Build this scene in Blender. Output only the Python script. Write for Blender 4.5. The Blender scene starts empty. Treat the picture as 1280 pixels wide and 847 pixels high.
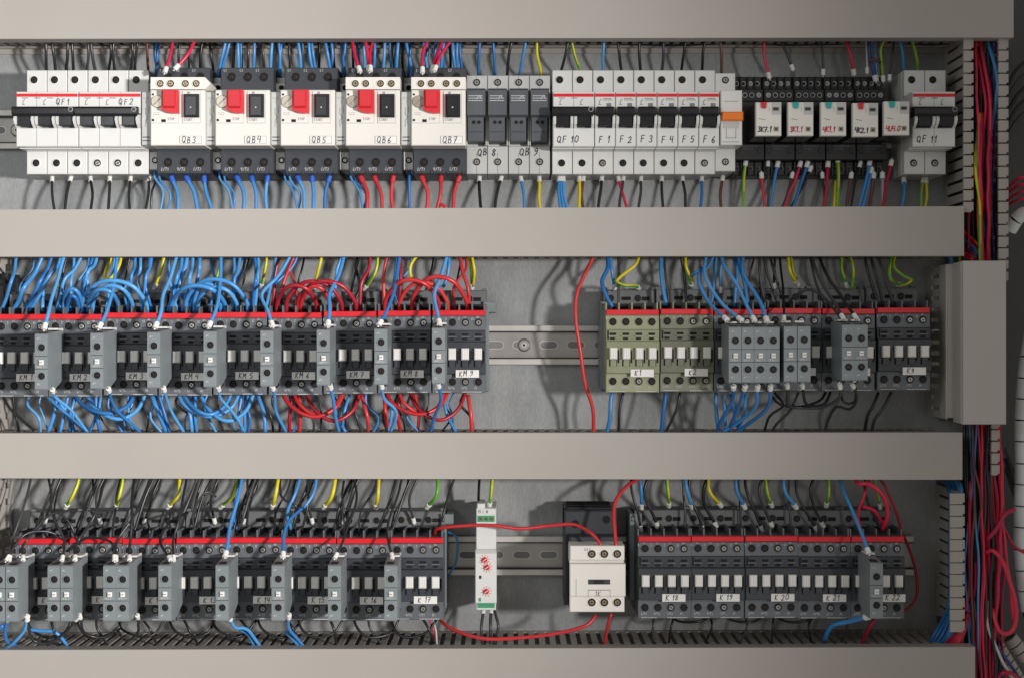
import bpy, math, random
from mathutils import Vector, Matrix
random.seed(7)
S = 0.000667          # one unit of the working grid in metres
CAMZ = 1870.0
col = bpy.context.scene.collection

def P(X, Y, z):       # point seen at photo pixel X,Y lying z units in front of the back panel
    k = (CAMZ - z) / 1750.0
    return ((X - 640) * k, (423 - Y) * k, z)
def B(v): return (v[0]*S, -v[2]*S, v[1]*S)

# ---------------------------------------------------------------- materials
M = {}
def mat(name, rgb, rough=.5, metal=0., var=.06, bump=.0, nscale=60., spec=.5, coat=0.):
    m = bpy.data.materials.new(name); m.use_nodes = True
    nt = m.node_tree; b = nt.nodes['Principled BSDF']
    tc = nt.nodes.new('ShaderNodeTexCoord')
    n = nt.nodes.new('ShaderNodeTexNoise'); n.inputs['Scale'].default_value = nscale
    n.inputs['Detail'].default_value = 5
    nt.links.new(tc.outputs['Object'], n.inputs['Vector'])
    r = nt.nodes.new('ShaderNodeMapRange')
    r.inputs['To Min'].default_value = 1-var*2.2; r.inputs['To Max'].default_value = 1+var*2.2
    nt.links.new(n.outputs['Fac'], r.inputs['Value'])
    mx = nt.nodes.new('ShaderNodeVectorMath'); mx.operation = 'SCALE'
    mx.inputs[0].default_value = rgb
    nt.links.new(r.outputs['Result'], mx.inputs['Scale'])
    nt.links.new(mx.outputs['Vector'], b.inputs['Base Color'])
    rr = nt.nodes.new('ShaderNodeMapRange')
    rr.inputs['To Min'].default_value = max(.05, rough-.1); rr.inputs['To Max'].default_value = min(1, rough+.1)
    nt.links.new(n.outputs['Fac'], rr.inputs['Value']); nt.links.new(rr.outputs['Result'], b.inputs['Roughness'])
    b.inputs['Metallic'].default_value = metal
    b.inputs['Specular IOR Level'].default_value = spec
    if coat: b.inputs['Coat Weight'].default_value = coat
    if bump:
        n2 = nt.nodes.new('ShaderNodeTexNoise'); n2.inputs['Scale'].default_value = nscale*14
        nt.links.new(tc.outputs['Object'], n2.inputs['Vector'])
        bp = nt.nodes.new('ShaderNodeBump'); bp.inputs['Strength'].default_value = bump
        bp.inputs['Distance'].default_value = .0006
        nt.links.new(n2.outputs['Fac'], bp.inputs['Height']); nt.links.new(bp.outputs['Normal'], b.inputs['Normal'])
    if name=='duct':
        sp = nt.nodes.new('ShaderNodeTexNoise'); sp.inputs['Scale'].default_value=55; sp.inputs['Detail'].default_value=6; sp.inputs['Roughness'].default_value=.75
        mp = nt.nodes.new('ShaderNodeMapping'); mp.inputs['Scale'].default_value=(.35,1,1.6); mp.inputs['Rotation'].default_value=(0,.15,0)
        nt.links.new(tc.outputs['Object'], mp.inputs['Vector']); nt.links.new(mp.outputs['Vector'], sp.inputs['Vector'])
        rp = nt.nodes.new('ShaderNodeMapRange'); rp.inputs['From Min'].default_value=.69; rp.inputs['From Max'].default_value=.76
        rp.inputs['To Min'].default_value=1; rp.inputs['To Max'].default_value=.72
        nt.links.new(sp.outputs['Fac'], rp.inputs['Value'])
        m2 = nt.nodes.new('ShaderNodeVectorMath'); m2.operation='SCALE'
        nt.links.new(mx.outputs['Vector'], m2.inputs[0]); nt.links.new(rp.outputs['Result'], m2.inputs['Scale'])
        nt.links.new(m2.outputs['Vector'], b.inputs['Base Color'])
    M[name] = m
    return m
mat('duct', (.425,.397,.362), .45, bump=.08, nscale=9, var=.03)
mat('duct_edge', (.36,.335,.305), .55, nscale=30)
mat('white', (.72,.728,.71), .38, var=.02)
mat('cream', (.78,.762,.71), .4, var=.02)
mat('lightgrey', (.52,.53,.52), .45, var=.03)
mat('anthracite', (.04,.045,.053), .45, var=.07, bump=.06)
mat('contactor', (.125,.137,.152), .48, var=.07, bump=.08)
mat('panel_dark', (.042,.047,.057), .45, var=.07, bump=.08)
mat('olive', (.3,.32,.2), .48, var=.09, bump=.08)  # yellow-green light haze over K1 and K2, painted into their grey plastic
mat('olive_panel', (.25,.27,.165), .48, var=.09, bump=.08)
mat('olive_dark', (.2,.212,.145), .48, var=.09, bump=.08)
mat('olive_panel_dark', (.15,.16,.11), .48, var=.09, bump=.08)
mat('auxgrey', (.2,.228,.24), .48, var=.06, bump=.08)
mat('fuse_grey', (.085,.093,.105), .45, var=.07)
mat('base_grey', (.15,.155,.16), .5, var=.08)
mat('black', (.012,.012,.014), .4)
mat('hole', (.004,.004,.004), .8)
mat('blackgloss', (.015,.015,.018), .25)
mat('socket', (.014,.014,.016), .4)
mat('red', (.62,.02,.03), .4)
mat('stripe', (.68,.015,.025), .4, var=.03)
mat('orange', (.85,.2,.02), .4)
mat('teal', (.02,.4,.38), .4)
mat('green', (.05,.33,.16), .5)
mat('labelwhite', (.82,.81,.78), .55, var=.03)
mat('ink', (.02,.02,.04), .6)
mat('inkgrey', (.2,.2,.21), .6)
mat('inkred', (.6,.05,.08), .6)
mat('print', (.55,.57,.58), .6)
mat('screw', (.45,.44,.41), .35, metal=.7)
mat('brass', (.45,.36,.22), .35, metal=.85)
mat('darkscrew', (.03,.027,.025), .4, metal=.5)  # metal painted near-black so the terminal holes look deep in shade
mat('zinc', (.72,.7,.66), .33, metal=.4, var=.08)
mat('slider', (.82,.81,.77), .45)
mat('smoked', (.035,.036,.034), .15, spec=.6)
mat('beigewindow', (.3,.27,.2), .3)
mat('dial', (.42,.38,.3), .25, metal=.35)
mat('wire_blue', (.06,.27,.62), .34, nscale=150, spec=.55)
mat('wire_red', (.55,.03,.035), .34, nscale=150)
mat('wire_crimson', (.62,.02,.07), .34, nscale=150)
mat('wire_black', (.025,.025,.028), .3, nscale=150)
mat('wire_brown', (.15,.055,.05), .38, nscale=150)
mat('wire_yellow', (.72,.62,.02), .35, nscale=150)
mat('wire_green', (.12,.42,.03), .35, nscale=150)
mat('wire_grey', (.32,.33,.33), .35, nscale=150)
mat('wire_navy', (.03,.05,.2), .34, nscale=150)
mat('wire_white', (.6,.58,.55), .35, nscale=150)
for k_,(a_,b_) in {'wire_blue':((.09,.34,.7),(.03,.17,.46)),'wire_red':((.66,.05,.05),(.38,.015,.03)),'wire_crimson':((.7,.03,.08),(.45,.01,.05)),'wire_black':((.05,.05,.055),(.012,.012,.014))}.items():
    mat(k_+'_light',a_,.34,nscale=150); mat(k_+'_deep',b_,.34,nscale=150)  # random wire tones; the darkest stands in for strands in shadow
mat('ferrule', (.8,.8,.77), .4)
mat('ferrule_blue', (.04,.14,.6), .4)
mat('ferrule_red', (.6,.04,.05), .4)
mat('wrap', (.8,.86,.88), .4)
mat('enclosure_dark', (.085,.088,.088), .6)
mat('foil', (.75,.75,.74), .3, metal=.6)

def plate_material():
    m = bpy.data.materials.new('galvanised'); m.use_nodes = True
    nt = m.node_tree; b = nt.nodes['Principled BSDF']; L = nt.links.new
    tc = nt.nodes.new('ShaderNodeTexCoord')
    mp = nt.nodes.new('ShaderNodeMapping'); mp.inputs['Scale'].default_value = (1, 1, .35)
    L(tc.outputs['Object'], mp.inputs['Vector'])
    v = nt.nodes.new('ShaderNodeTexNoise'); v.inputs['Scale'].default_value = 16; v.inputs['Detail'].default_value = 8
    v.inputs['Roughness'].default_value = .7
    L(mp.outputs['Vector'], v.inputs['Vector'])
    f = nt.nodes.new('ShaderNodeTexNoise'); f.inputs['Scale'].default_value = 620; f.inputs['Detail'].default_value = 3
    L(mp.outputs['Vector'], f.inputs['Vector'])
    cr = nt.nodes.new('ShaderNodeValToRGB')
    cr.color_ramp.elements[0].position = .32; cr.color_ramp.elements[0].color = (.26,.272,.278,1)
    cr.color_ramp.elements[1].position = .68; cr.color_ramp.elements[1].color = (.44,.455,.455,1)
    L(v.outputs['Fac'], cr.inputs['Fac'])
    mr = nt.nodes.new('ShaderNodeMapRange'); mr.inputs['To Min'].default_value = .75; mr.inputs['To Max'].default_value = 1.25
    L(f.outputs['Fac'], mr.inputs['Value'])
    sc = nt.nodes.new('ShaderNodeVectorMath'); sc.operation = 'SCALE'
    L(cr.outputs['Color'], sc.inputs[0]); L(mr.outputs['Result'], sc.inputs['Scale'])
    L(sc.outputs['Vector'], b.inputs['Base Color'])
    r2 = nt.nodes.new('ShaderNodeMapRange'); r2.inputs['To Min'].default_value = .32; r2.inputs['To Max'].default_value = .6
    L(v.outputs['Fac'], r2.inputs['Value']); L(r2.outputs['Result'], b.inputs['Roughness'])
    b.inputs['Metallic'].default_value = .3
    bp = nt.nodes.new('ShaderNodeBump'); bp.inputs['Strength'].default_value = .25; bp.inputs['Distance'].default_value = .0004
    L(f.outputs['Fac'], bp.inputs['Height']); L(bp.outputs['Normal'], b.inputs['Normal'])
    M['plate'] = m
plate_material()

# ---------------------------------------------------------------- mesh builder
class MB:
    def __init__(s): s.v=[]; s.f=[]; s.m=[]; s.sm=[]; s.mats=[]; s.cur=0
    def mat(s, name):
        if name not in s.mats: s.mats.append(name)
        s.cur = s.mats.index(name); return s
    def face(s, idx, smooth=False): s.f.append(idx); s.m.append(s.cur); s.sm.append(smooth)
    def box(s, x0,x1,y0,y1,z0,z1, c=0.):
        n=len(s.v)
        if c>0:
            s.v += [(x0,y0,z0),(x1,y0,z0),(x1,y1,z0),(x0,y1,z0),(x0,y0,z1-c),(x1,y0,z1-c),(x1,y1,z1-c),(x0,y1,z1-c),
                    (x0+c,y0+c,z1),(x1-c,y0+c,z1),(x1-c,y1-c,z1),(x0+c,y1-c,z1)]
            q=[(0,3,2,1),(0,1,5,4),(1,2,6,5),(2,3,7,6),(3,0,4,7),(4,5,9,8),(5,6,10,9),(6,7,11,10),(7,4,8,11),(8,9,10,11)]
        else:
            s.v += [(x0,y0,z0),(x1,y0,z0),(x1,y1,z0),(x0,y1,z0),(x0,y0,z1),(x1,y0,z1),(x1,y1,z1),(x0,y1,z1)]
            q=[(0,3,2,1),(4,5,6,7),(0,1,5,4),(1,2,6,5),(2,3,7,6),(3,0,4,7)]
        for a in q: s.face(tuple(n+i for i in a))
        return s
    def disc(s, x,y,z,r,n=14):
        k=len(s.v)
        s.v += [(x+r*math.cos(2*math.pi*i/n), y+r*math.sin(2*math.pi*i/n), z) for i in range(n)]
        s.face(tuple(range(k,k+n))); return s
    def cyl(s, x,y,z0,z1,r,n=14,r1=None):
        k=len(s.v); r1 = r if r1 is None else r1
        for z,rr in ((z0,r),(z1,r1)):
            s.v += [(x+rr*math.cos(2*math.pi*i/n), y+rr*math.sin(2*math.pi*i/n), z) for i in range(n)]
        for i in range(n):
            j=(i+1)%n; s.face((k+i,k+j,k+n+j,k+n+i),True)
        s.face(tuple(range(k+n,k+2*n))); return s
    def ring(s, x,y,z0,z1,ri,ro,n=16):
        k=len(s.v)
        for z,rr in ((z0,ro),(z1,(ro+ri)/2+.2),(z0+.1,ri)):
            s.v += [(x+rr*math.cos(2*math.pi*i/n), y+rr*math.sin(2*math.pi*i/n), z) for i in range(n)]
        for a in range(2):
            for i in range(n):
                j=(i+1)%n; s.face((k+a*n+i,k+a*n+j,k+(a+1)*n+j,k+(a+1)*n+i),True)
        return s
    def prism(s, poly, z0, z1):
        k=len(s.v); n=len(poly)
        s.v += [(x,y,z0) for x,y in poly]+[(x,y,z1) for x,y in poly]
        for i in range(n):
            j=(i+1)%n; s.face((k+i,k+j,k+n+j,k+n+i))
        s.face(tuple(range(k+n-1,k-1,-1))); s.face(tuple(range(k+n,k+2*n))); return s
    def prismx(s, poly, x0, x1):      # poly of (y,z)
        k=len(s.v); n=len(poly)
        s.v += [(x0,y,z) for y,z in poly]+[(x1,y,z) for y,z in poly]
        for i in range(n):
            j=(i+1)%n; s.face((k+i,k+j,k+n+j,k+n+i))
        s.face(tuple(range(k+n-1,k-1,-1))); s.face(tuple(range(k+n,k+2*n))); return s
    def hole(s, x,y,z,r, body, screw=None, rim=True):
        if rim: s.mat(body); s.ring(x,y,z,z+.9,r,r+1.)
        s.mat('hole'); s.disc(x,y,z+.25,r)
        return s
    def line(s, pts, z, w):
        for a,b in zip(pts[:-1],pts[1:]):
            dx,dy=b[0]-a[0],b[1]-a[1]; l=math.hypot(dx,dy) or 1
            dx,dy=dx/l,dy/l; nx,ny=-dy*w/2,dx*w/2; ex,ey=dx*w*.4,dy*w*.4
            k=len(s.v)
            s.v += [(a[0]-ex-nx,a[1]-ey-ny,z),(b[0]+ex-nx,b[1]+ey-ny,z),(b[0]+ex+nx,b[1]+ey+ny,z),(a[0]-ex+nx,a[1]-ey+ny,z)]
            s.face((k,k+1,k+2,k+3))
        return s
    def text(s, t, x,y,z,h,w=None,gap=1.15,jit=.06,rng=None,slant=.12):
        w = w or h*.14; rng = rng or random.Random(hash_s(t)); cx=x; zz=z
        for ch in t:
            if ch==' ': cx+=h*.45; continue
            G=GL.get(ch)
            if not G: cx+=h*.6*gap; continue
            dy=rng.uniform(-jit,jit)*h; sc=1+rng.uniform(-jit,jit)
            for st in G:
                zz+=.004
                s.line([(cx+(p[0]/4*.58*h+p[1]/6*h*slant)*sc, y+dy+p[1]/6*h*sc) for p in st], zz, w)
            cx += h*.66*gap if ch not in '1I.' else h*.45*gap
        return s
    def tube(s, pts, r, n=8, stripe=None, mats=None):
        rings=[]; L=len(pts); up=Vector((0,0,1))
        prev=None
        for i,p in enumerate(pts):
            a=Vector(pts[max(i-1,0)]); b=Vector(pts[min(i+1,L-1)]); t=(b-a)
            if t.length<1e-6: t=Vector((0,1,0))
            t.normalize()
            if prev is None:
                prev = up-t*up.dot(t)
                if prev.length<.1: prev=Vector((1,0,0))-t*t.x
            nn = prev-t*prev.dot(t); nn.normalize(); bb=t.cross(nn); prev=nn
            k=len(s.v); rings.append(k)
            P0=Vector(p)
            for j in range(n):
                a=2*math.pi*j/n
                s.v.append(tuple(P0+nn*(r*math.cos(a))+bb*(r*math.sin(a))))
        for q in range(L-1):
            for j in range(n):
                jj=(j+1)%n
                if mats:
                    tw=(j+q*.16)%n
                    s.mat(mats[1] if (tw<2.2 or 4<=tw<6.2) else mats[0])
                s.face((rings[q]+j,rings[q]+jj,rings[q+1]+jj,rings[q+1]+j),True)
        if mats: s.mat(mats[0])
        s.face(tuple(rings[0]+j for j in reversed(range(n)))); s.face(tuple(rings[-1]+j for j in range(n)))
        return s
    def mesh(s, name):
        me=bpy.data.meshes.new(name)
        me.from_pydata([B(v) for v in s.v],[],s.f)
        for mn in s.mats: me.materials.append(M[mn])
        me.polygons.foreach_set('material_index', s.m)
        me.polygons.foreach_set('use_smooth', s.sm)
        me.update(); return me
    def build(s, name, parent=None, loc=(0,0,0)):
        return link(s.mesh(name), name, parent, loc)
def link(me, name, parent=None, loc=(0,0,0)):
    o=bpy.data.objects.new(name, me); col.objects.link(o); o.location=B(loc); o.parent=parent; return o
def hash_s(t):
    h=7
    for c in t: h=(h*131+ord(c))%100003
    return h
def tag(o,label=None,cat=None,group=None,kind=None):
    if label: o['label']=label
    if cat: o['category']=cat
    if group: o['group']=group
    if kind: o['kind']=kind
    return o
def thing(name,label,cat,loc,group=None):
    o=bpy.data.objects.new(name,None); col.objects.link(o); o.location=B(loc); o.empty_display_size=.01
    return tag(o,label,cat,group)
def copy_tree(root, loc, label, cat=None, group=None):
    r=root.copy(); col.objects.link(r); r.location=B(loc); r['label']=label
    for ch in list(root.children):
        c=ch.copy(); col.objects.link(c); c.parent=r
        for g in list(ch.children):
            d=g.copy(); col.objects.link(d); d.parent=c
    return r

GL={'0':[[(2,0),(.6,1),(.4,4),(2,6),(3.6,5),(3.6,1.6),(2,0)]],
'1':[[(.8,4.2),(2,6),(1.8,0)]],'2':[[(.4,4.6),(2,6),(3.4,4.8),(2.6,2.6),(.2,0),(3.8,.3)]],
'3':[[(.4,5.4),(2.4,6),(3.2,4.6),(1.6,3.3),(3.4,2),(2.4,.1),(.3,.5)]],'4':[[(.8,6),(.4,2.8),(3.4,3)],[(3.2,5.8),(3,0)]],
'5':[[(3.6,6),(.9,5.8),(.8,3.4),(2.8,3.4),(3.4,1.6),(2,.1),(.3,.6)]],'6':[[(3,6),(1,3.6),(.5,1.4),(2,0),(3.4,1.4),(2.2,2.9),(.8,2)]],
'7':[[(.3,5.8),(3.7,6),(1.6,0)],[(1,3),(3.2,3.1)]],'8':[[(2,3.2),(.6,4.6),(2,6),(3.4,4.8),(.5,1.4),(2,0),(3.5,1.4),(2,3.2)]],
'9':[[(3.2,4.4),(1.6,3.2),(.6,4.6),(2,6),(3.3,5),(3,2),(1,0)]],
'K':[[(.6,6),(.4,0)],[(3.6,5.8),(.6,2.9),(3.6,0)]],'M':[[(.2,0),(.6,6),(2,2.4),(3.6,6),(4,0)]],
'Q':[[(2,0),(.4,1.4),(.5,4.6),(2,6),(3.6,4.8),(3.6,1.4),(2,0)],[(2.4,1.6),(4,-.4)]],
'B':[[(.6,0),(.7,6),(2.8,5.4),(2.6,3.6),(.8,3.2),(3.4,2.4),(3,.4),(.6,0)]],
'F':[[(.7,0),(.8,6),(3.6,6)],[(.8,3.2),(3,3.3)]],'D':[[(.5,0),(.6,6),(3.4,4.4),(3.4,1.4),(.5,0)]],
'V':[[(.3,6),(2,0),(3.7,6)]],'T':[[(.2,6),(3.8,6)],[(2,6),(2,0)]],'S':[[(3.6,5.2),(2,6),(.6,4.8),(3.4,1.6),(2,0),(.4,.8)]],
'O':[[(2,0),(.4,1.6),(.4,4.4),(2,6),(3.6,4.4),(3.6,1.6),(2,0)]],'P':[[(.6,0),(.6,6),(3.4,5.4),(3.2,3.4),(.6,3)]],
'A':[[(.2,0),(2,6),(3.8,0)],[(.9,2),(3.1,2)]],'R':[[(.6,0),(.6,6),(3.4,5.2),(3,3.3),(.6,3),(3.6,0)]],
'L':[[(.6,6),(.6,0),(3.4,0)]],'N':[[(.4,0),(.4,6),(3.6,0),(3.6,6)]],'C':[[(3.6,5),(2,6),(.4,4.4),(.4,1.6),(2,0),(3.6,1)]],
'/':[[(.4,0),(3.4,6)]],'.':[[(1,0),(1.4,.4)]],'X':[[(.3,0),(3.7,6)],[(.3,6),(3.7,0)]],'U':[[(.4,6),(.4,1.4),(2,0),(3.6,1.4),(3.6,6)]],
'E':[[(3.6,6),(.5,6),(.5,0),(3.6,0)],[(.5,3),(3,3)]]}

# screws: shared meshes
def screw_mesh(kind, r=3.1):
    m=MB(); m.mat(kind).cyl(0,0,.3,1.0,r,12,r*.85)
    m.mat('hole'); a=.55
    m.line([(-r*.62*math.cos(a),-r*.62*math.sin(a)),(r*.62*math.cos(a),r*.62*math.sin(a))],1.05,r*.26)
    m.line([(-r*.62*math.sin(-a),r*.62*math.cos(a)*-1),(r*.62*math.sin(-a),r*.62*math.cos(a))],1.06,r*.2)
    return m.mesh('terminal_screw')
SC={k:screw_mesh(k) for k in ('screw','brass','darkscrew')}
SCs={k:screw_mesh(k,2.4) for k in ('screw','brass','darkscrew')}
def screw(parent,x,y,z,kind='darkscrew',small=False,rng=random):
    o=link((SCs if small else SC)[kind],'terminal_screw',parent,(x,y,z)); o.rotation_euler=(0,rng.uniform(0,3.1),0); return o

# ---------------------------------------------------------------- setting
pl=MB(); pl.mat('plate').box(-900,628,-640,640,-6,0)
tag(pl.build('back_panel'),kind='structure')
en=MB(); en.mat('enclosure_dark').box(600,900,-640,640,-70,-60)
tag(en.build('enclosure_wall'),kind='structure')
en=MB(); en.mat('enclosure_dark').box(-915,-901,-640,640,-60,200)
tag(en.build('enclosure_side'),kind='structure')

# ---------------------------------------------------------------- ducts
def hduct(label, xr, ytl, ytr, ybl, ybr, ins=4.2, z0=9):
    t=thing('wiring_duct',label,'cable duct',(0,0,0),'horizontal wiring ducts between the device rows')
    L=-60; a=P(L,ytl,122); b=P(xr,ytr,122); c=P(xr,ybr,122); d=P(L,ybl,122)
    lid=MB(); lid.mat('duct')
    lid.prism([(d[0],d[1]),(c[0],c[1]),(b[0],b[1]),(a[0],a[1])],116,122)
    # folded lips
    for (p,q,s) in ((a,b,-1),(d,c,1)):
        lid.mat('duct_edge')
        lid.prism([(p[0],p[1]),(q[0],q[1]),(q[0],q[1]+s*3.5),(p[0],p[1]+s*3.5)] if s>0 else [(p[0],p[1]-3.5),(q[0],q[1]-3.5),(q[0],q[1]),(p[0],p[1])],100,116.5)
        lid.mat('duct')
    lo=lid.build('lid',t)
    n=int((b[0]-a[0])/13.6)
    for (p,q,s) in ((a,b,-1),(d,c,1)):
        sm=MB(); sm.mat('duct_edge')
        def yy(x): return p[1]+(q[1]-p[1])*(x-p[0])/(q[0]-p[0])
        x=p[0]
        while x<q[0]-8:
            y=yy(x)+s*ins
            y0,y1=(y-1.3,y+1.3)
            sm.box(x,x+7.6,y0,y1,z0,99)
            sm.box(x-.8,x+9.4,y0-.5,y1+.5,93,100.5)
            x+=13.6
        y=yy(p[0])+s*ins; y2=yy(q[0])+s*ins
        sm.prism([(p[0],y-1.4),(q[0],y2-1.4),(q[0],y2+1.4),(p[0],y+1.4)],0,10)
        sm.build('slotted_wall',t)
    bs=MB(); bs.mat('duct_edge').prism([(d[0],d[1]+5),(c[0],c[1]+5),(b[0],b[1]-5),(a[0],a[1]-5)],.5,3)
    bs.build('duct_floor',t)
    return t
hduct('grey duct lid along the top edge of the panel above the breakers',1267,-40,-40,49,47,13,30)
hduct('grey duct lid between the breaker row and the contactors marked KM',1205,262.5,258,321,320)
d3=hduct('grey duct lid between the KM contactors and the bottom contactor row',1203,541,540,597,599)
hduct('grey duct lid along the bottom edge of the panel',1219,812,808,905,905)

def vcomb(m, x, y0, y1, z1=112, pitch=14.6, tab=10, side=1, cut=.72):
    y=y0
    while y>y1:
        h=pitch*cut+.0
        m.box(x-1.4,x+1.4,y-h,y,8,z1)
        m.box(min(x-1.4*side,x-tab*side),max(x-1.4*side,x-tab*side),y-h-2.2,y,z1-3,z1+.6)
        y-=pitch
    m.box(x-1.5,x+1.5,y1,y0,0,9)
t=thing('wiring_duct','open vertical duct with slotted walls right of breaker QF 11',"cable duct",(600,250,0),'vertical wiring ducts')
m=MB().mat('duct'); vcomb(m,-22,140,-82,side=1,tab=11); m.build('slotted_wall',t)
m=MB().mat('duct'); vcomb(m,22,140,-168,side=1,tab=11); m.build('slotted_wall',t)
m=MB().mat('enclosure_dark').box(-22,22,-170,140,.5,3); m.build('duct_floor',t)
# covered part
t=thing('wiring_duct','vertical duct with a pale grey cover right of contactor K9','cable duct',(598,0,0),'vertical wiring ducts')
mat('cover_grey',(.52,.5,.46),.45,bump=.08,nscale=9,var=.03)
m=MB().mat('cover_grey')
cz=134; a=P(1204,326,cz); b=P(1258,530,cz); lx=a[0]-598; rx=b[0]-598
m.box(lx,rx,b[1],a[1],cz-7,cz,1.2)
m.mat('cover_grey').box(lx-1,lx+3,b[1]+1,a[1]-1,98,cz-6.5); m.box(rx-4,rx-.5,b[1]+1,a[1]-1,98,cz-6.5)
m.build('lid',t)
m=MB().mat('cover_grey'); y=a[1]-4  # wall given the lighter cover colour because it faces away from the lamp
m.box(lx-6,lx+1,b[1]+6,a[1]-2,84,92)
m.box(lx-8,lx-6,b[1]+4,a[1]-2,0,30)
m.box(lx-8,lx-6,b[1]+4,a[1]-2,62,90)
while y>b[1]+8:
    m.box(lx-8,lx-6,y-9,y,29,63); y-=14.2
m.build('slotted_wall',t)
m=MB().mat('duct'); vcomb(m,rx-2,-100,-160,side=1,tab=9); m.build('slotted_wall',t)
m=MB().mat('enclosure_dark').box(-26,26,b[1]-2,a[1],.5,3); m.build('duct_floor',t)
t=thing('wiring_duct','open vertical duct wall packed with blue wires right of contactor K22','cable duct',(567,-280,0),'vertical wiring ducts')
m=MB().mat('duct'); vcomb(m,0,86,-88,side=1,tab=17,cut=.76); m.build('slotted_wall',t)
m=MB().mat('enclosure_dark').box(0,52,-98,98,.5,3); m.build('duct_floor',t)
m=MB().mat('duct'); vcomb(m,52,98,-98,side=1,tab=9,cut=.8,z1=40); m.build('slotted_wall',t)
# left vertical duct, square holes
def leftduct(yt,yb,label):
    a=P(17,yt,0); b=P(17,yb,0)
    t=thing('wiring_duct',label,'cable duct',(a[0],b[1],0),'vertical wiring ducts')
    H=a[1]-b[1]; m=MB().mat('duct')
    m.box(-3,0,0,H,0,14); m.box(-3,0,0,H,30,44); m.box(-3,0,0,H,60,118)
    y=0
    while y<H:
        m.box(-3.05,-.05,y,y+13,13,31); m.box(-3.05,-.05,y,y+13,43,61); y+=21.5
    m.build('slotted_wall',t)
    m=MB().mat('duct').box(-60,-2,0,H,112,118); m.build('lid',t)
leftduct(596,700,'slotted beige duct wall at the left edge beside the K10 contactor')
leftduct(497,534,'slotted beige duct wall stub at the left edge below the first KM contactor')
leftduct(322,372,'slotted beige duct wall stub at the left edge above the first KM contactor')

# ---------------------------------------------------------------- rails
def rail(label,x0,x1,yc,screws=()):
    t=thing('mounting_rail',label,'rail',(x0,yc,0),'metal mounting rails')
    W=x1-x0; m=MB().mat('zinc')
    m.box(0,W,-26,-18,9,11.5,.8); m.box(0,W,18,26,9,11.5,.8)
    m.mat('darkscrew').box(0,W,-18.5,-16.5,2,9.6); m.box(0,W,16.5,18.5,2,9.6); m.mat('zincweb')  # web and step walls painted darker to imitate the rail's shade and reflections
    m.box(0,W,-16.6,16.6,1,3)
    m.mat('hole'); x=12
    while x<W-20:
        n=8; pts=[]
        for i in range(n+1): a=math.pi/2+math.pi*i/n; pts.append((x-6+5.5*math.cos(a),5.5*math.sin(a)))
        for i in range(n+1): a=-math.pi/2+math.pi*i/n; pts.append((x+8+5.5*math.cos(a),5.5*math.sin(a)))
        k=len(m.v); m.v+=[(px,py,3.15) for px,py in pts]; m.mat('zinc')
        # rim of the slot, then the darker opening
        m.face(tuple(range(k,k+len(pts))))
        k=len(m.v); m.v+=[(x+1+(px-x-1)*.9,py*.82,3.3) for px,py in pts]; m.mat('slot'); m.face(tuple(range(k,k+len(pts))))
        x+=36
    m.build('rail_profile',t)
    for sx in screws:
        s=MB().mat('screw').cyl(0,0,3,6,9,18,6.5); s.mat('zinc').cyl(0,0,6,6.5,4,12,3.5); s.mat('hole').disc(0,0,6.7,1.8,6)
        s.build('mounting_screw',t,(sx,0,0))
    return t
mat('zincweb', (.5,.485,.46), .3, metal=.55, var=.14, nscale=25)
mat('slot', (.26,.26,.26), .6)
rail('zinc rail running behind the top row of breakers',-700,575,(423-143)*1.0686-22,(40,))
rail('zinc rail with a round screw in the gap between contactors KM 9 and K1',-720,590,(423-431)*1.0629,(50,736,1250))
rail('zinc rail in the bottom row behind the white timer',-720,534,(423-692)*1.0629-2,(50,683,1200))

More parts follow.
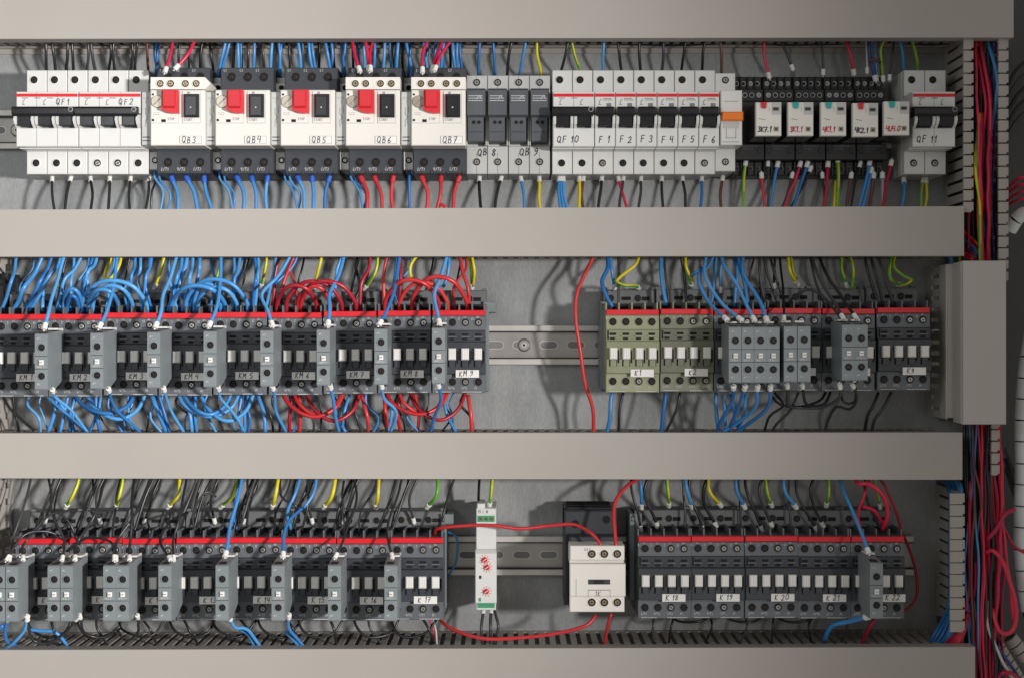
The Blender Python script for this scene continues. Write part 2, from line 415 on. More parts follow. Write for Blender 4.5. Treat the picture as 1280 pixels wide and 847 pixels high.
# ---------------------------------------------------------------- miniature circuit breakers
YC=277.4
def microprint(m,x,y,z,w,rows=2,matn='inkgrey',seed=1,h=.7,gap=2.0):
    r=random.Random(seed); m.mat(matn)
    for k in range(rows):
        cx=x
        while cx<x+w-1:
            l=r.uniform(1,3.2); m.line([(cx,y-k*gap),(min(cx+l,x+w),y-k*gap)],z,h); cx+=l+1.1
def mcb(n,wx,label,writing,joined=True,low=False,sub='circuit breakers',w=26.2):
    t=thing('circuit_breaker',label,'circuit breaker',(wx,YC,0),sub)
    W=n*w-.4
    m=MB().mat('white')
    m.box(0,W,-66.8,66.8,8,60)
    for k in range(n):
        x0=k*w+.25; x1=(k+1)*w-.55
        m.mat('white'); m.box(x0,x1,33.5,66.8,59,72,.8); m.box(x0,x1,-66.8,-37.5,59,72,.8)
        m.mat('lightgrey').box(x0+2,x1-2,37,37.8,71.9,72.3)
        m.hole(x0+9.5,54.4,72,4.7,'white'); m.hole(x0+12,-52.4,72,4.6,'white')
    m.build('terminal_body',t)
    m=MB().mat('white')
    m.box(.2,W-.2,5,32.5,60,110,.9); m.box(.2,W-.2,-36.5,-13,60,110,.9); m.box(.2,W-.2,-13,5,60,100)
    m.box(.2,W-.2,-37.5,-36.4,60,96)
    for k in range(n):
        for dx in (0.,w-4.6):
            x=k*w+dx+.4
            m.mat('white').prismx([(6,100),(2,118),(-4,120.5),(-9,117),(-13,110.5),(-13.2,100)],x,x+3.4)
        if k: m.mat('inkgrey').line([(k*w,-36),(k*w,-13)],110.15,.5)
        if k: m.mat('inkgrey').line([(k*w,5),(k*w,32)],110.15,.4)
    for k in range(n):
        rs=random.Random(k+n)
        if joined:
            m.mat('ink').line([(8+k*w*.6,24.5),(15+k*w*.6,24.5)],110.3,.8)
        if not (joined and writing and not low and k==n-1):
            xx=k*w+ (9 if joined else 6)
            m.mat('inkgrey').line([(xx,17),(xx,20.5)],110.3,.8); m.line([(xx,20.5),(xx+2.4,23)],110.31,.8); m.line([(xx-1,16.4),(xx+2,16.4)],110.32,.8)
            if not joined:
                microprint(m,xx+5,24,110.3,11,2,'ink',k+n); m.mat('inkgrey').box(xx+9,xx+15,13.5,18,110,110.4)
    if writing:
        m.mat('ink')
        if low:
            m.text(writing,5,-31.5,110.3,8.2,w=1.0,gap=1.25)
        else: m.mat('ink').text(writing,W-28,16.2,110.4,7.2,w=.75,gap=1.45)
    m.build('front_housing',t)
    m=MB().mat('stripe').box(.6,W-.6,26,30,109.5,110.5); m.build('red_stripe',t)
    def lever(x0,x1):
        m=MB().mat('blackgloss')
        m.prismx([(13,104),(12,121),(9,124),(3,123.5),(0,120),(0,104)],x0,x1)
        return m
    if joined:
        m=lever(-1,W-2)
        for k in range(n): m.box(k*w+4.6,k*w+w-5.4,-11.5,1,100,118.5,1)
        m.mat('blackgloss').cyl(W-5,8,118,124.6,3.2,10); m.mat('lightgrey').ring(W-5,8,124.2,124.9,2.2,3.2)
        m.build('toggle',t)
    else:
        for k in range(n):
            m=lever(k*w+2,k*w+w-3); m.box(k*w+4.6,k*w+w-5.4,-11.5,1,100,118.5,1); m.build('toggle',t)
    for k in range(n):
        x0=k*w+.25
        screw(t,x0+9.5,54.4,72.2,'darkscrew'); screw(t,x0+12.3,-52.8,72.2,random.choice(['darkscrew','screw','darkscrew']))
    return t
def wx(X,z): return (X-640)*(CAMZ-z)/1750
x=wx(33,72)
mcb(3,x,'white three-pole breaker with joined black toggle marked QF 1, far left of the top row','QF1')
mcb(3,x+78.8,'white three-pole breaker with joined black toggle marked QF 2, left of switch QB3','QF2')
x=wx(690,72)
mcb(2,x,'white two-pole breaker marked QF 10, between fuse holder QB 9 and breaker F 1','QF 10',low=True)
for k in range(6):
    mcb(1,x+52.5+26.2*k,'white single-pole breaker with black toggle, handwritten F %d'%(k+1),'F %d'%(k+1),joined=False,low=True)
q=mcb(2,wx(1130,72),'white two-pole breaker marked QF 11 at the right end of the top row','QF 11',low=True,w=27.2)

# orange-lever module
t=thing('residual_current_device','slim white module with an orange lever, right of breaker F 6','breaker module',(x+52.5+26.2*6,YC,0))
m=MB().mat('white'); m.box(0,25.6,-63,63,8,72,.8)
m.hole(13,54,72,4.5,'white'); m.hole(13,-51,72,4.5,'white'); m.build('terminal_body',t)
m=MB().mat('white'); m.box(1,28,-35,34,60,112,1); m.mat('lightgrey').box(4,24,-14,-2,111.5,112.4)
m.mat('inkgrey').line([(8,-12),(8,-26),(20,-26),(20,-12)],112.3,.6); microprint(m,6,20,112.3,17,1,'inkgrey',3); microprint(m,4,-31,112.3,20,1,'inkgrey',5)
m.build('front_housing',t)
m=MB().mat('orange').box(1.5,28.5,-5,6,110,119,1.5); m.build('toggle',t)
screw(t,13,54,72.2,'screw'); screw(t,13,-51,72.2,'screw')

# fuse holders
def fuseholder(X,label,writing):
    w=26.9; t=thing('fuse_holder',label,'fuse holder',(wx(X,72),YC,0),'two-pole fuse holders')
    m=MB()
    for k in range(2):
        x0=k*w+.2; x1=(k+1)*w-.5
        m.mat('lightgrey').box(x0,x1,-66.5,60,8,66)
        m.box(x0,x1,40,60,65,72,.8); m.box(x0,x1,-66.5,-31,65,72,.8)
        m.box(x0,x0+1.5,-31,40,65,80); m.box(x1-1.5,x1,-31,40,65,80)
        m.hole(x0+13,51,72,4.6,'lightgrey'); m.hole(x0+13,-51,72,4.6,'lightgrey')
        m.mat('inkgrey').line([(x0+13,41),(x0+13,59)],72.2,.5); m.line([(x0+13,-66),(x0+13,-40)],72.2,.5)
    m.mat('ink').text(writing,14,-43,72.6,9,w=1.,gap=1.2)
    m.build('holder_body',t)
    for k in range(2):
        x0=k*w; m=MB().mat('fuse_grey')
        m.prismx([(40,66),(39,96),(36,100),(5,100),(3,94),(3,66)],x0+1.6,x0+w-2)
        m.prismx([(3,66),(3,92),(-26,86),(-28,66)],x0+2.6,x0+w-4.4)
        m.mat('hole').disc(x0+10,-3,91.2,2.3); m.disc(x0+16.5,-3,91.2,2.3); m.line([(x0+4,-15),(x0+w-6,-15)],89,.5)
        microprint(m,x0+4,29,100.2,17,3,'print',k+9,h=.9,gap=3)
        m.mat('print').line([(x0+14,25),(x0+18,30),(x0+19,26)],100.3,.8)
        m.build('fuse_carrier',t)
        screw(t,x0+13.2,51,72.2,'screw'); screw(t,x0+13.2,-51,72.2,'screw')
fuseholder(583,'grey two-pole fuse holder handwritten QB 8, right of switch QB7','QB 8')
fuseholder(635.5,'grey two-pole fuse holder handwritten QB 9, left of breaker QF 10','QB 9')

# ---------------------------------------------------------------- motor protection switches
def mpcb(X,label,writing,top,arrow=False):
    t=thing('motor_protection_switch',label,'motor switch',(X-640,YC,0),'motor protection switches with red and black buttons')
    m=MB().mat('anthracite')
    m.box(0,67.5,-68,67,8,80); m.box(0,67.5,-68,-37,79,88,1); m.box(0,67.5,36,67,79,88,1)
    for i,hx in enumerate((14,34.5,55)):
        m.hole(hx,-53.5,88,5.4,'anthracite'); m.hole(hx,55,88,5.4,'anthracite')
        m.mat('print').text(('2/T1','4/T2','6/T3')[i],hx-9,-64,88.3,3.6,w=.6,jit=0); m.text(('L1','L2','L3')[i],hx-10,62,88.3,3.,w=.5,jit=0)
    m.mat('anthracite')
    for hx in (3.5,24,44.5,64): m.box(hx-1,hx+1,-68,-65,88,90)
    m.build('base',t)
    m=MB().mat('cream'); m.box(0,67.6,-36.5,33,80,120,1.)
    m.mat('lightgrey').box(.6,36,-9,31.5,119.5,120.6); m.mat('cream').box(1.4,35.2,-8.2,31,119.8,120.9)
    m.mat('lightgrey').box(40,63,-9,31.5,119.5,120.6); m.mat('cream').box(40.8,62.2,-8.2,31,119.8,120.9)
    m.mat('hole').box(14,19.5,-9+1.5,-9+5,120.5,121.3)
    m.mat('inkgrey').text('STOP',22,-5,121.1,3,w=.4,jit=0,slant=0); m.text('START',42,-6,121.1,3,w=.4,jit=0,slant=0); m.text('ON',46,32-4,121.1,2.4,w=.4,jit=0)
    microprint(m,4,4,121.1,9,2,'inkgrey',7,.5); m.mat('hole').disc(3.5,-5,121.2,1.6); m.disc(3.5,27,121.2,1.4)
    m.mat('labelwhite').box(37,64,-34,-25,119.8,120.5)
    m.mat('inkgrey').line([(37,-34),(64,-34),(64,-25),(37,-25),(37,-34)],120.7,.35)
    m.mat('ink').text(writing,39,-33.4,120.8,8,w=.8,gap=1.25)
    m.build('front_cover',t)
    m=MB().mat('dial').cyl(9,18,120.5,123,8.2,20,7); m.mat('inkgrey').line([(5,14),(13,22)],123.2,1); m.build('setting_dial',t)
    m=MB().mat('red').prism([(16,31.5),(36.5,31.5),(36.5,3),(27,2.6),(15.5,7)][::-1],120,129); m.prismx([(31,128.5),(30,133),(11,132),(8,128.5)],19,33); m.build('stop_button',t)
    m=MB().mat('black').box(43,61.5,-2,27,120,126.5,1.5); m.mat('blackgloss').box(45,59,0,24,126,127.5,.6); m.mat('lightgrey').disc(52,10,127.7,1); m.build('start_button',t)
    # side auxiliary contact
    m=MB().mat('lightgrey'); m.box(-13.6,-.4,-60,58,8,66); m.box(-13.4,-.5,-35,32,60,112,1)
    m.mat('white').box(-13.4,-.6,-61,-38,60,72,.8); m.box(-13.4,-.6,38,50,60,72,.8)
    m.hole(-6.5,-49,72,4.,'white'); m.hole(-6.5,44,72,3.4,'white')
    m.mat('ink').line([(-11,-25),(-3,-25)],112.3,1.1); m.line([(-11,-29.5),(-3,-29.5)],112.3,1.1)
    m.mat('inkgrey'); m.line([(-8,12),(-8,4),(-5,0),(-8,-4),(-8,-12)],112.3,.5); m.line([(-4,14),(-4,6)],112.3,.5); microprint(m,-11,25,112.3,8,2,'inkgrey',2,.4)
    ax=m.build('side_contact_block',t)
    o=screw(ax,-6.5,-49,72.2,'screw',True)
    if top:
        m=MB().mat('cream')
        poly=[(0,34),(68,34),(68,49),(0,49)] if not arrow else [(0,34),(68,34),(75,41),(68,49),(0,49)]
        m.prism(poly,84,119)
        for hx in (12,25,43.5,57): m.hole(hx,41,119,4.3,'cream')
        tp=m.build('top_contact_block',t)
        for hx in (12,25,43.5,57): screw(tp,hx,41,119.2,'brass')
    for hx in (14,34.5,55): screw(t,hx,-53.5,88.2,'darkscrew')
    if not top:
        for hx in (14,34.5,55): screw(t,hx,55,88.2,'darkscrew')
for X,wr,top,ar,lb in ((188,'QB3',1,1,'cream motor switch with red and black buttons marked QB3, right of breaker QF 2'),
    (269,'QB4',0,0,'cream motor switch marked QB4 with a dark terminal block on top'),
    (350.5,'QB5',0,0,'cream motor switch marked QB5 in the middle of five, dark terminals on top'),
    (432,'QB6',1,0,'cream motor switch marked QB6 with three red wires leaving below'),
    (514,'QB7',1,0,'cream motor switch marked QB7 next to the grey fuse holders')):
    mpcb(X,lb,wr,top,ar)

# ---------------------------------------------------------------- plug-in relays
def socket(i):
    x0=wx(945,130)-17+i*39.4
    t=thing('relay_socket','black two-tier relay socket holding the relay marked '+RL[i][0],'relay socket',(x0,YC-3,0),'black relay sockets')
    m=MB().mat('socket')
    m.box(.3,39,-63,66,8,36); m.box(.3,39,48,66,35,46,1); m.box(.3,39,32,48,35,58,1)
    m.box(.3,39,-45,-24,35,66,1); m.box(.3,39,-63,-45,35,50,1); m.box(4,35,-24,32,35,56)
    for k in range(4):
        m.mat('socket').ring(6+k*9,57,46,47,3.2,4.1); m.ring(6+k*9,40,58,59,3.2,4.1)
        if k in(0,1,2,3): m.ring(6+k*9,-54,50,51,2.8,3.8)
        m.box(1.2+k*9.4,2.6+k*9.4,50,66,46,50); m.box(1.2+k*9.4,2.6+k*9.4,-63,-46,50,54)
    for k in (0,3): m.ring(6+k*9,-33,66,67,2.8,3.8)
    m.mat('inkgrey')
    for k in range(4):
        m.mat('print').ring(6+k*9,57,46.3,47.3,2.5,3.3); m.ring(6+k*9,40,58.3,59.3,2.5,3.3); m.mat('inkgrey').ring(6+k*9,-54,50.3,51.2,2.4,3.1)
    m.line([(10,-27),(30,-27)],66.2,.5); microprint(m,12,-30.5,66.2,13,1,'inkgrey',i,.6)
    m.build('socket_body',t)
    rr=random.Random(i)
    for k in range(4):
        screw(t,6+k*9,57,46.2,rr.choice(['screw','darkscrew','darkscrew']),True,rr); screw(t,6+k*9,40,58.2,rr.choice(['screw','darkscrew']),True,rr)
        screw(t,6+k*9,-54,50.2,'darkscrew',True,rr)
RL=[('3K7.1','ink','red'),('3K1.1','inkred','teal'),('4K1.1','inkred','teal'),('4K2.1','ink','red'),('4U4.0','inkred','teal')]
extra=('black lettering and red tab','red lettering and teal tab','red lettering and teal tab','black lettering and red tab','red lettering and teal tab')
for i in range(5):
    socket(i)
    X=(945,985,1026,1066,1105)[i]; Y=(128,128,128,129,127)[i]
    a=P(X,Y,130)
    t=thing('plug_in_relay',('leftmost','second','middle','fourth','rightmost')[i]+' of the five cream relays, '+extra[i]+', marked '+RL[i][0],'relay',(a[0],a[1],0),'cream plug-in relays')
    m=MB().mat('smoked').box(-.2,31.8,-42,.2,57,122); m.build('relay_case',t)
    m=MB().mat('cream').box(0,31.6,-41.8,0,121,130,.8)
    m.mat('lightgrey').box(19.5,31,-15.5,-.5,129.6,130.3); m.mat('beigewindow').box(20.6,28.5,-11,-6,130.2,130.6)
    m.mat('ink').box(21.4,27.8,-10,-7,130.5,130.8)
    m.mat('inkgrey').line([(4,-20.5),(11,-22)],130.2,.7); m.line([(16.5,-6),(16.5,-12)],130.2,.4)
    m.mat('beigewindow').box(22,28,-36.5,-30.5,130,130.35); m.mat('ink').box(23.6,26.2,-34.6,-32.4,130.2,130.6)
    m.mat(RL[i][1]).text(RL[i][0],2,-37,130.3,6.4,w=1.15,gap=.92)
    m.build('relay_front',t)
    m=MB().mat(RL[i][2]).prism([(6,-.5),(13,-.5),(12,-8),(7.5,-8)][::-1],130,133.5); m.build('test_button',t)

# ---------------------------------------------------------------- contactors
CW=67.5
def contactor_parts(t, body='contactor', panel='panel_dark', silv=(0,0,1,1), seed=0, W=CW):
    rr=random.Random(seed)
    m=MB().mat('base_grey')
    m.box(.4,W-.4,-104,26,11,50); m.box(.4,W-.4,5,27,49,60,1)
    m.box(.4,6,8,30,40,52); m.box(W-7,W-.4,8,30,40,52)
    m.hole(10,16,60,4.2,'base_grey'); m.hole(45,16,60,4.2,'base_grey')
    m.mat('hole').box(24,36,13.5,18,59.6,60.4); m.box(50,60,13,18,59.6,60.3)
    m.build('base',t)
    m=MB().mat(body)
    m.box(.3,W-.3,-101,0,50,108); m.box(.3,W-.3,-25,-7,107,112,.8)
    m.box(.3,W-.3,-103,-79,107,112,.8)
    for k in range(5):
        xx=min(max(.3,k*16.4),W-3); m.box(xx,xx+1.8,0,9,52,106)
    m.mat(panel)
    m.box(.3,W-.3,-39,-25,107,113.5,.6); m.box(.3,W-.3,-79,-39,107,118,.8)
    for k in range(4):
        hx=9+k*16.3
        m.hole(hx,-15,112,4.7,body); m.hole(hx,-89,112,4.7,body)
        m.mat('hole').box(hx-4,hx+4,-31.5,-28.6,113,113.9); m.box(hx-3.6,hx+2.6,-37.2,-34.4,113,113.9)
        m.mat(body).box(hx-5.5,hx+5.5,-33.4,-32.2,113,115.5)
        m.mat('print').text(('1','3','5','13')[k],hx-9,-12,112.4,3,w=.5,jit=0,slant=0); m.text(('L1','L2','L3','NO')[k],hx-2,-9.6,112.5,2.2,w=.4,jit=0,slant=0)
        m.text(('2/T1','4/T2','6/T3','14')[k],hx-5,-98,112.4,2.7,w=.5,jit=0,slant=0)
        # slider channel
        m.mat('hole').box(hx-4.6,hx+4.8,-70,-61.5,117.6,118.5); m.mat(panel).box(hx-3.4,hx+3.8,-70,-62,117.8,121)
        m.mat('hole').box(hx+5.6,hx+7.6,-66,-50,117.8,118.4)
    m.mat('hole').box(2,4,-37,-26,113.2,113.9); m.box(W-4,W-2,-62,-50,118,118.4)
    m.mat('print'); microprint(m,5,-101.6,112.3,20,1,'print',seed,.8); microprint(m,38,-101.6,112.3,24,1,'print',seed+1,.9)
    m.build('front_block',t)
    m=MB().mat('stripe').box(.9,W-.9,-6.4,.3,107,113.4,.6); m.build('red_stripe',t)
    for k in range(4):
        hx=9+k*16.3
        m=MB().mat('slider').box(hx-4.6,hx+4.8,-61.5,-47,117,124,1); m.mat('lightgrey').box(hx-4.2,hx+4.4,-61.2,-60,123.6,124.3)
        for g in range(3): m.mat('lightgrey').line([(hx-3+g*3,-58),(hx-3+g*3,-49)],124.1,.35)
        m.build('slider',t)
    for k in range(4):
        hx=9+k*16.3
        screw(t,hx+.3,-15.2,112.2,'screw' if silv[k] and rr.random()<.7 else 'darkscrew',False,rr)
        screw(t,hx+.3,-89.2,112.2,'screw' if silv[k] and rr.random()<.8 else 'darkscrew',False,rr)
    screw(t,10,16,60.2,'darkscrew',False,rr); screw(t,45,16,60.2,'darkscrew',False,rr)
proto={}
t0=thing('contactor','x','contactor',(0,0,0),'contactors with a red stripe'); contactor_parts(t0)
proto['g']=t0
def plate(parent,x,y,z,txt,w=29,h=9.4,dx=5):
    m=MB().mat('labelwhite').box(x,x+w,y-h,y,z-.4,z+.7)
    m.mat('ink').text(txt,x+dx,y-h+1.8,z+.95,6.6,w=.75,gap=1.2,jit=.08)
    return m.build('label_plate',parent)
first=[True]
def place(X,Y,label,txt,kind='g',lx=31,ly=-71,dx=5):
    a=P(X,Y,113)
    if kind=='g':
        if first[0]: t=t0; t.location=B((a[0],a[1],0)); t['label']=label; first[0]=False; 
        else: t=copy_tree(t0c,(a[0],a[1],0),label)
    else:
        t=thing('contactor',label,'contactor',(a[0],a[1],0),'contactors with a red stripe')
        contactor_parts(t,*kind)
    L.append((t,txt,lx,ly,dx)); return t
L=[]; t0c=t0
yr2=lambda X:392.6-.0072*X
KM=[]
for i in range(9):
    X=-8+68.55*i
    lb='contactor marked KM %d, '%(i+1)+('cut by the left edge of the photo','second from the left','third from the left','between the KM 3 and KM 5 labels','under blue jumper wires','with the first red jumper arcs above it','between KM 6 and KM 8','next to last before the bare rail','right end of the left group beside bare rail')[i]
    KM.append(place(X,yr2(X),lb,'KM %d'%(i+1),lx=30,ly=-74,dx=4))
for i in range(6):
    X=757+67.7*i
    nm=('K1','K2','K3','K4','K5','K9')[i]
    lb=('contactor with a yellow-green tint marked K1, right of the bare rail','contactor with a darker yellow-green tint marked K2, right of K1','dark contactor behind the group of four small grey blocks with blue wires','dark contactor behind the pair of small grey blocks','dark contactor behind the tilted pair of small grey blocks','dark contactor marked K9 at the right end of the middle row')[i]
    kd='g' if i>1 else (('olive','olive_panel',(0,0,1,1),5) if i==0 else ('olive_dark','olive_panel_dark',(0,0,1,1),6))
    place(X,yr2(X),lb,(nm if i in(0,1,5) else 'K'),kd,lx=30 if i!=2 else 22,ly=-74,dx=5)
for i in range(8):
    X=18+67.1*i; n=10+i
    place(X,672.5,'contactor marked K%d, bottom row%s'%(n,{10:', at the far left',17:', right end of the left group beside the white timer',11:' behind the second pair of grey blocks',12:' behind the third pair of grey blocks'}.get(n,' with a single grey block at its side')),'K %d'%n,lx=31,ly=-72)
for i in range(5):
    X=797+66.7*i; n=18+i
    place(X,670,'dark grey contactor marked K%d in the bottom row%s'%(n,{18:', left end of the right group',22:', right end, partly behind a grey block',21:' with blue wires above it'}.get(n,' with four bare white sliders')),'K %d'%n,lx=31 if i<4 else 38,ly=-71,dx=4)
jr=random.Random(3)
for t,txt,lx,ly,dx in L:
    t.location.z+=jr.uniform(-.7,.7)*S; t.location.y+=jr.uniform(-1.2,1.2)*S; t.rotation_euler=(0,math.radians(jr.uniform(-.28,.28)),math.radians(jr.uniform(-.3,.3)))
    o=plate(t,lx+jr.uniform(-1,1),ly,118.4,txt,dx=dx)

# end clamps
def endclamp(X,y0,y1,label,z=62,w=7):
    a=P(X,y0,z); b=P(X,y1,z)
    t=thing('end_clamp',label,'rail clamp',(a[0],b[1],0),'rail end clamps')
    H=a[1]-b[1]; m=MB().mat('auxgrey')
    m.box(0,w,0,H,12,z,1); m.box(w-2,w+9,H-14,H,12,z-2,1); m.mat('hole').box(2,w-2,H-10,H-4,z-.2,z+.3); m.build('clamp_body',t)
    screw(t,w/2+1,H-7,z+.1,'screw',True)
endclamp(604,377,489,'light grey end clamp right of contactor KM 9',z=66)
endclamp(751,377,486,'light grey end clamp left of contactor K1',z=66)
endclamp(551,642,760,'light grey end clamp right of contactor K17',z=66)
endclamp(787,641,750,'light grey end clamp left of contactor K18',z=66)
# black terminal piece at far left of row 2
t=thing('terminal_block','black terminal block peeking in at the left edge beside contactor KM 1','terminal block',(wx(-14,70),48,0))
m=MB().mat('black').box(0,20,-122,20,8,70,1); m.box(2,18,0,36,8,56,2); m.mat('inkgrey').line([(4,10),(12,18)],70.2,1); m.build('block_body',t)

# ---------------------------------------------------------------- auxiliary blocks
def auxblock(n):
    t=thing('auxiliary_contact_block','x','contact block',(0,0,0),'small grey auxiliary contact blocks'); 
    for k in range(n):
        aux_one(t,k*16.3)
    return t
def aux_one(t,x0):
    m=MB().mat('auxgrey')
    m.prismx([(-66,178),(-1,178),(0,176.5),(4,132),(4,118.6),(-56,118.6),(-67.5,150),(-67.5,176.8)][::-1],x0,x0+15.6)
    m.mat('hole'); m.box(x0+2.5,x0+11,-.5,1.6,150,172)
    m.line([(x0+.2,-27),(x0+15.4,-27)],178.15,.6); m.line([(x0+.2,-42.5),(x0+15.4,-42.5)],178.15,.6)
    m.hole(x0+8,-16.5,178,4.2,'auxgrey'); m.hole(x0+8,-51,178,4.2,'auxgrey')
    m.mat('print'); m.text('NC',x0+3,-7,178.3,2.7,w=.5,jit=0,slant=0); m.text('CA4/10',x0+1.5,-40.8,178.3,2.7,w=.5,jit=0,slant=0); m.text('NC',x0+3,-62,178.3,2.7,w=.5,jit=0,slant=0)
    # embossed lines on the sides
    o=m.build('block_housing',t)
    m=MB().mat('ferrule').box(x0+5.3,x0+10.7,-37.5,-31.5,178,180.5,.8); m.mat('inkgrey').line([(x0+6.6,-34.5),(x0+9.6,-34.5)],180.7,1.); m.build('indicator_button',t)
    m=MB().mat('white').prismx([(4.2,120),(6.4,120),(6.8,142),(4.6,142)],x0+4,x0+15.4); m.box(x0+13.6,x0+15.5,-3,6.8,119,123); m.build('latch',t)
    for yy in (-16.5,-51): screw(t,x0+8,yy,178.2,'darkscrew',True)
A1=[None]
auxt=[]
def aux(X,Y,label):
    a=P(X,Y,178)
    if A1[0] is None:
        t=auxblock(1); A1[0]=t; t.location=B(a); 
        t.location=B((a[0],a[1],0)); t['label']=label
    else: t=copy_tree(A1[0],(a[0],a[1],0),label)
    return t
for i,X in enumerate((43.5,113,184,254.5,325.5,396,468,540)):
    aux(X,417.5-.0148*X,'small grey contact block fed by a single wire, in front of contactor KM %d'%(i+2) if i<7 else 'small grey contact block left of the bright white KM 9 sliders')
for i,X in enumerate((911,926.6,942.4,958.4)):
    aux(X,408.5,('first','second','third','fourth')[i]+' from the left of four joined grey contact blocks with blue wires')
for i,X in enumerate((980,997)): aux(X,407.5,('left','right')[i]+' one of two joined grey contact blocks right of the group of four')
for i,X in enumerate((1052.5,1068.5)): aux(X,405.5,('left','right')[i]+' one of two joined grey contact blocks left of contactor K9')
for i,X in enumerate((-9,6.5)): aux(X,707,('left','right')[i]+' one of the grey contact block pair at the left edge, bottom row')
for i,X in enumerate((59.5,75)): aux(X,706.5,('left','right')[i]+' one of the grey contact block pair in front of contactor K11')
for i,X in enumerate((129,145)): aux(X,706.5,('left','right')[i]+' one of the grey contact block pair in front of contactor K12')
for i,X in enumerate((198,269.5,339.5,410,480.5)):
    aux(X,706,'single grey contact block just left of the label K%d'%(13+i))
t=aux(1087.5,703,'tall grey contact block with a blue wire in front of contactor K22')

# ---------------------------------------------------------------- timer relay
a=P(594,642,100)
t=thing('timer_relay','slim white timer module with three red dials in the gap of the bottom row','timer relay',(a[0],a[1],0))
m=MB().mat('white'); m.box(1,26,-123,6,10,90,.8); m.box(0,27,-112,-47,88,104,1); m.box(1,26,-122,-111,88,97,1); m.box(1,26.4,-47,-13,88,100,1)
m.mat('lightgrey').box(.6,26.6,-49,-44,90,104.6)
m.mat('green').box(3,24.5,-11,-3,89,91); m.box(3,24.5,-119,-113,96,97.6)
m.mat('inkgrey').text('15 L N',3,.2,90.5,3.6,w=.5,jit=0); m.mat('ink').box(5,8,-81,-77,103.6,104.5); m.mat('green').box(4.5,7.5,-109.5,-105,103.6,104.5)
microprint(m,4,-60,104.2,6,1,'inkgrey',4,.5)
for cx,cy in ((12,-57),(15,-66.5),(14,-97)):
    m.mat('red')
    for k in range(10):
        an=k*math.pi*2/10+.2; m.line([(cx+4.4*math.cos(an),cy+4.4*math.sin(an)),(cx+6.6*math.cos(an),cy+6.6*math.sin(an))],104.3,.55)
m.build('timer_housing',t)
for cx,cy in ((12,-57),(15,-66.5),(14,-97)):
    d=MB().mat('red').cyl(cx,cy,104,107,3.6,14,3.); d.mat('labelwhite').line([(cx-2,cy-1.5),(cx+2,cy+1.5)],107.2,.7); d.build('dial',t)
for k in range(3): screw(t,7+k*6.8,-7,91,'brass',True)
m=MB().mat('white').box(2,12,3,12,40,88,1); m.build('terminal_cap',t)

# ---------------------------------------------------------------- cream contactor
a=P(712,682,140)
t=thing('contactor','cream contactor on a dark base with red wires, right of the timer','contactor',(a[0],a[1],0))
m=MB().mat('anthracite'); m.box(-4,64,-86,36,10,70,2); m.box(-4,64,10,40,10,56,3); m.box(2,60,-84,6,69,100,1)
m.hole(10,18,70,5,'anthracite'); m.hole(50,24,70,5,'anthracite'); m.mat('black').prismx([(42,20),(44,40),(38,58),(30,60),(30,20)],0,56)
m.build('base',t)
m=MB().mat('cream'); m.box(0,68,-80,-2,98,128,1); m.box(0,68,-82,-61,98,137,1); m.box(.5,68,-18,0,98,137,1); m.box(0,69,-62,-22,98,141,1)
for hx in (27.5,43,59): m.hole(hx,-10,137,4.9,'cream'); m.hole(hx,-70,137,4.9,'cream')
m.mat('anthracite').box(23,50,-47,-41,140.6,141.6); m.mat('black').box(30,42,-46,-42,141.4,142.2)
m.mat('inkgrey').line([(8,-62),(8,-40)],141.3,.4); m.line([(23,-54),(50,-54)],141.3,.8); m.line([(23,-54),(23,-64)],141.3,.4); m.line([(50,-54),(50,-64)],141.3,.4)
m.text('1K',31,-62,141.3,6.5,w=.6); m.mat('inkgrey').text('1/L1',18,-6,137.3,3,w=.4,jit=0)
m.build('front_cover',t)
for hx in (27.5,43,59): screw(t,hx,-10,137.2,'brass'); screw(t,hx,-70,137.2,'brass')

# ---------------------------------------------------------------- wires
def cr(pts, step=5.):
    out=[]; n=len(pts); Q=[Vector(p) for p in pts]
    if n==2: Q=[Q[0],Q[0].lerp(Q[1],.5)+Vector((random.uniform(-1,1),0,random.uniform(-1,1))),Q[1]]; n=3
    for i in range(n-1):
        p0=Q[max(i-1,0)]; p1=Q[i]; p2=Q[i+1]; p3=Q[min(i+2,n-1)]
        if i==0: p0=p1*2-p2
        if i+2>n-1: p3=p2*2-p1
        L_=(p2-p1).length; k=max(3,int(L_/step))
        for j in range(k):
            t=j/k
            out.append(tuple(.5*((2*p1)+(p2-p0)*t+(2*p0-5*p1+4*p2-p3)*t*t+(3*p1-p0-3*p2+p3)*t*t*t)))
    out.append(tuple(Q[-1])); return out
seen={}
CN={'b':'blue','r':'red','c':'crimson','k':'black','n':'brown','y':'yellow','yg':'yellow-green','g':'grey','v':'navy blue','w':'whitish','gr':'green'}
CMt={'b':'wire_blue','r':'wire_red','c':'wire_crimson','k':'wire_black','n':'wire_brown','y':'wire_yellow','g':'wire_grey','v':'wire_navy','w':'wire_white','gr':'wire_green'}
WL=[]
def wire(c, pts, where, r=2.1, ends='', group='wires of the panel', fer='ferrule', jz=0):
    WL.append(dict(c=c,path=cr([P(*p) for p in pts]),where=where,r=r,ends=ends,g=group,fer=fer))
def px(v):
    k=1750/(CAMZ-v[2]); return 640+v[0]*k, 423-v[1]*k
def visible_size(w):
    a=0; p=w['path']
    if w['where'].startswith('lying') or w.get('bg'): return 0
    for u,v in zip(p[:-1],p[1:]):
        x,y=px(v)
        if not(0<=x<=1280 and 0<=y<=847): continue
        if any(q0<y<q1 and x<xr for q0,q1,xr in ((-50,48,1267),(260,321,1205),(540,598,1203),(810,900,1219))): continue
        if 1198<x<1258 and 326<y<530: continue
        x0,y0=px(u); a+=math.hypot(x-x0,y-y0)
    return a*w['r']
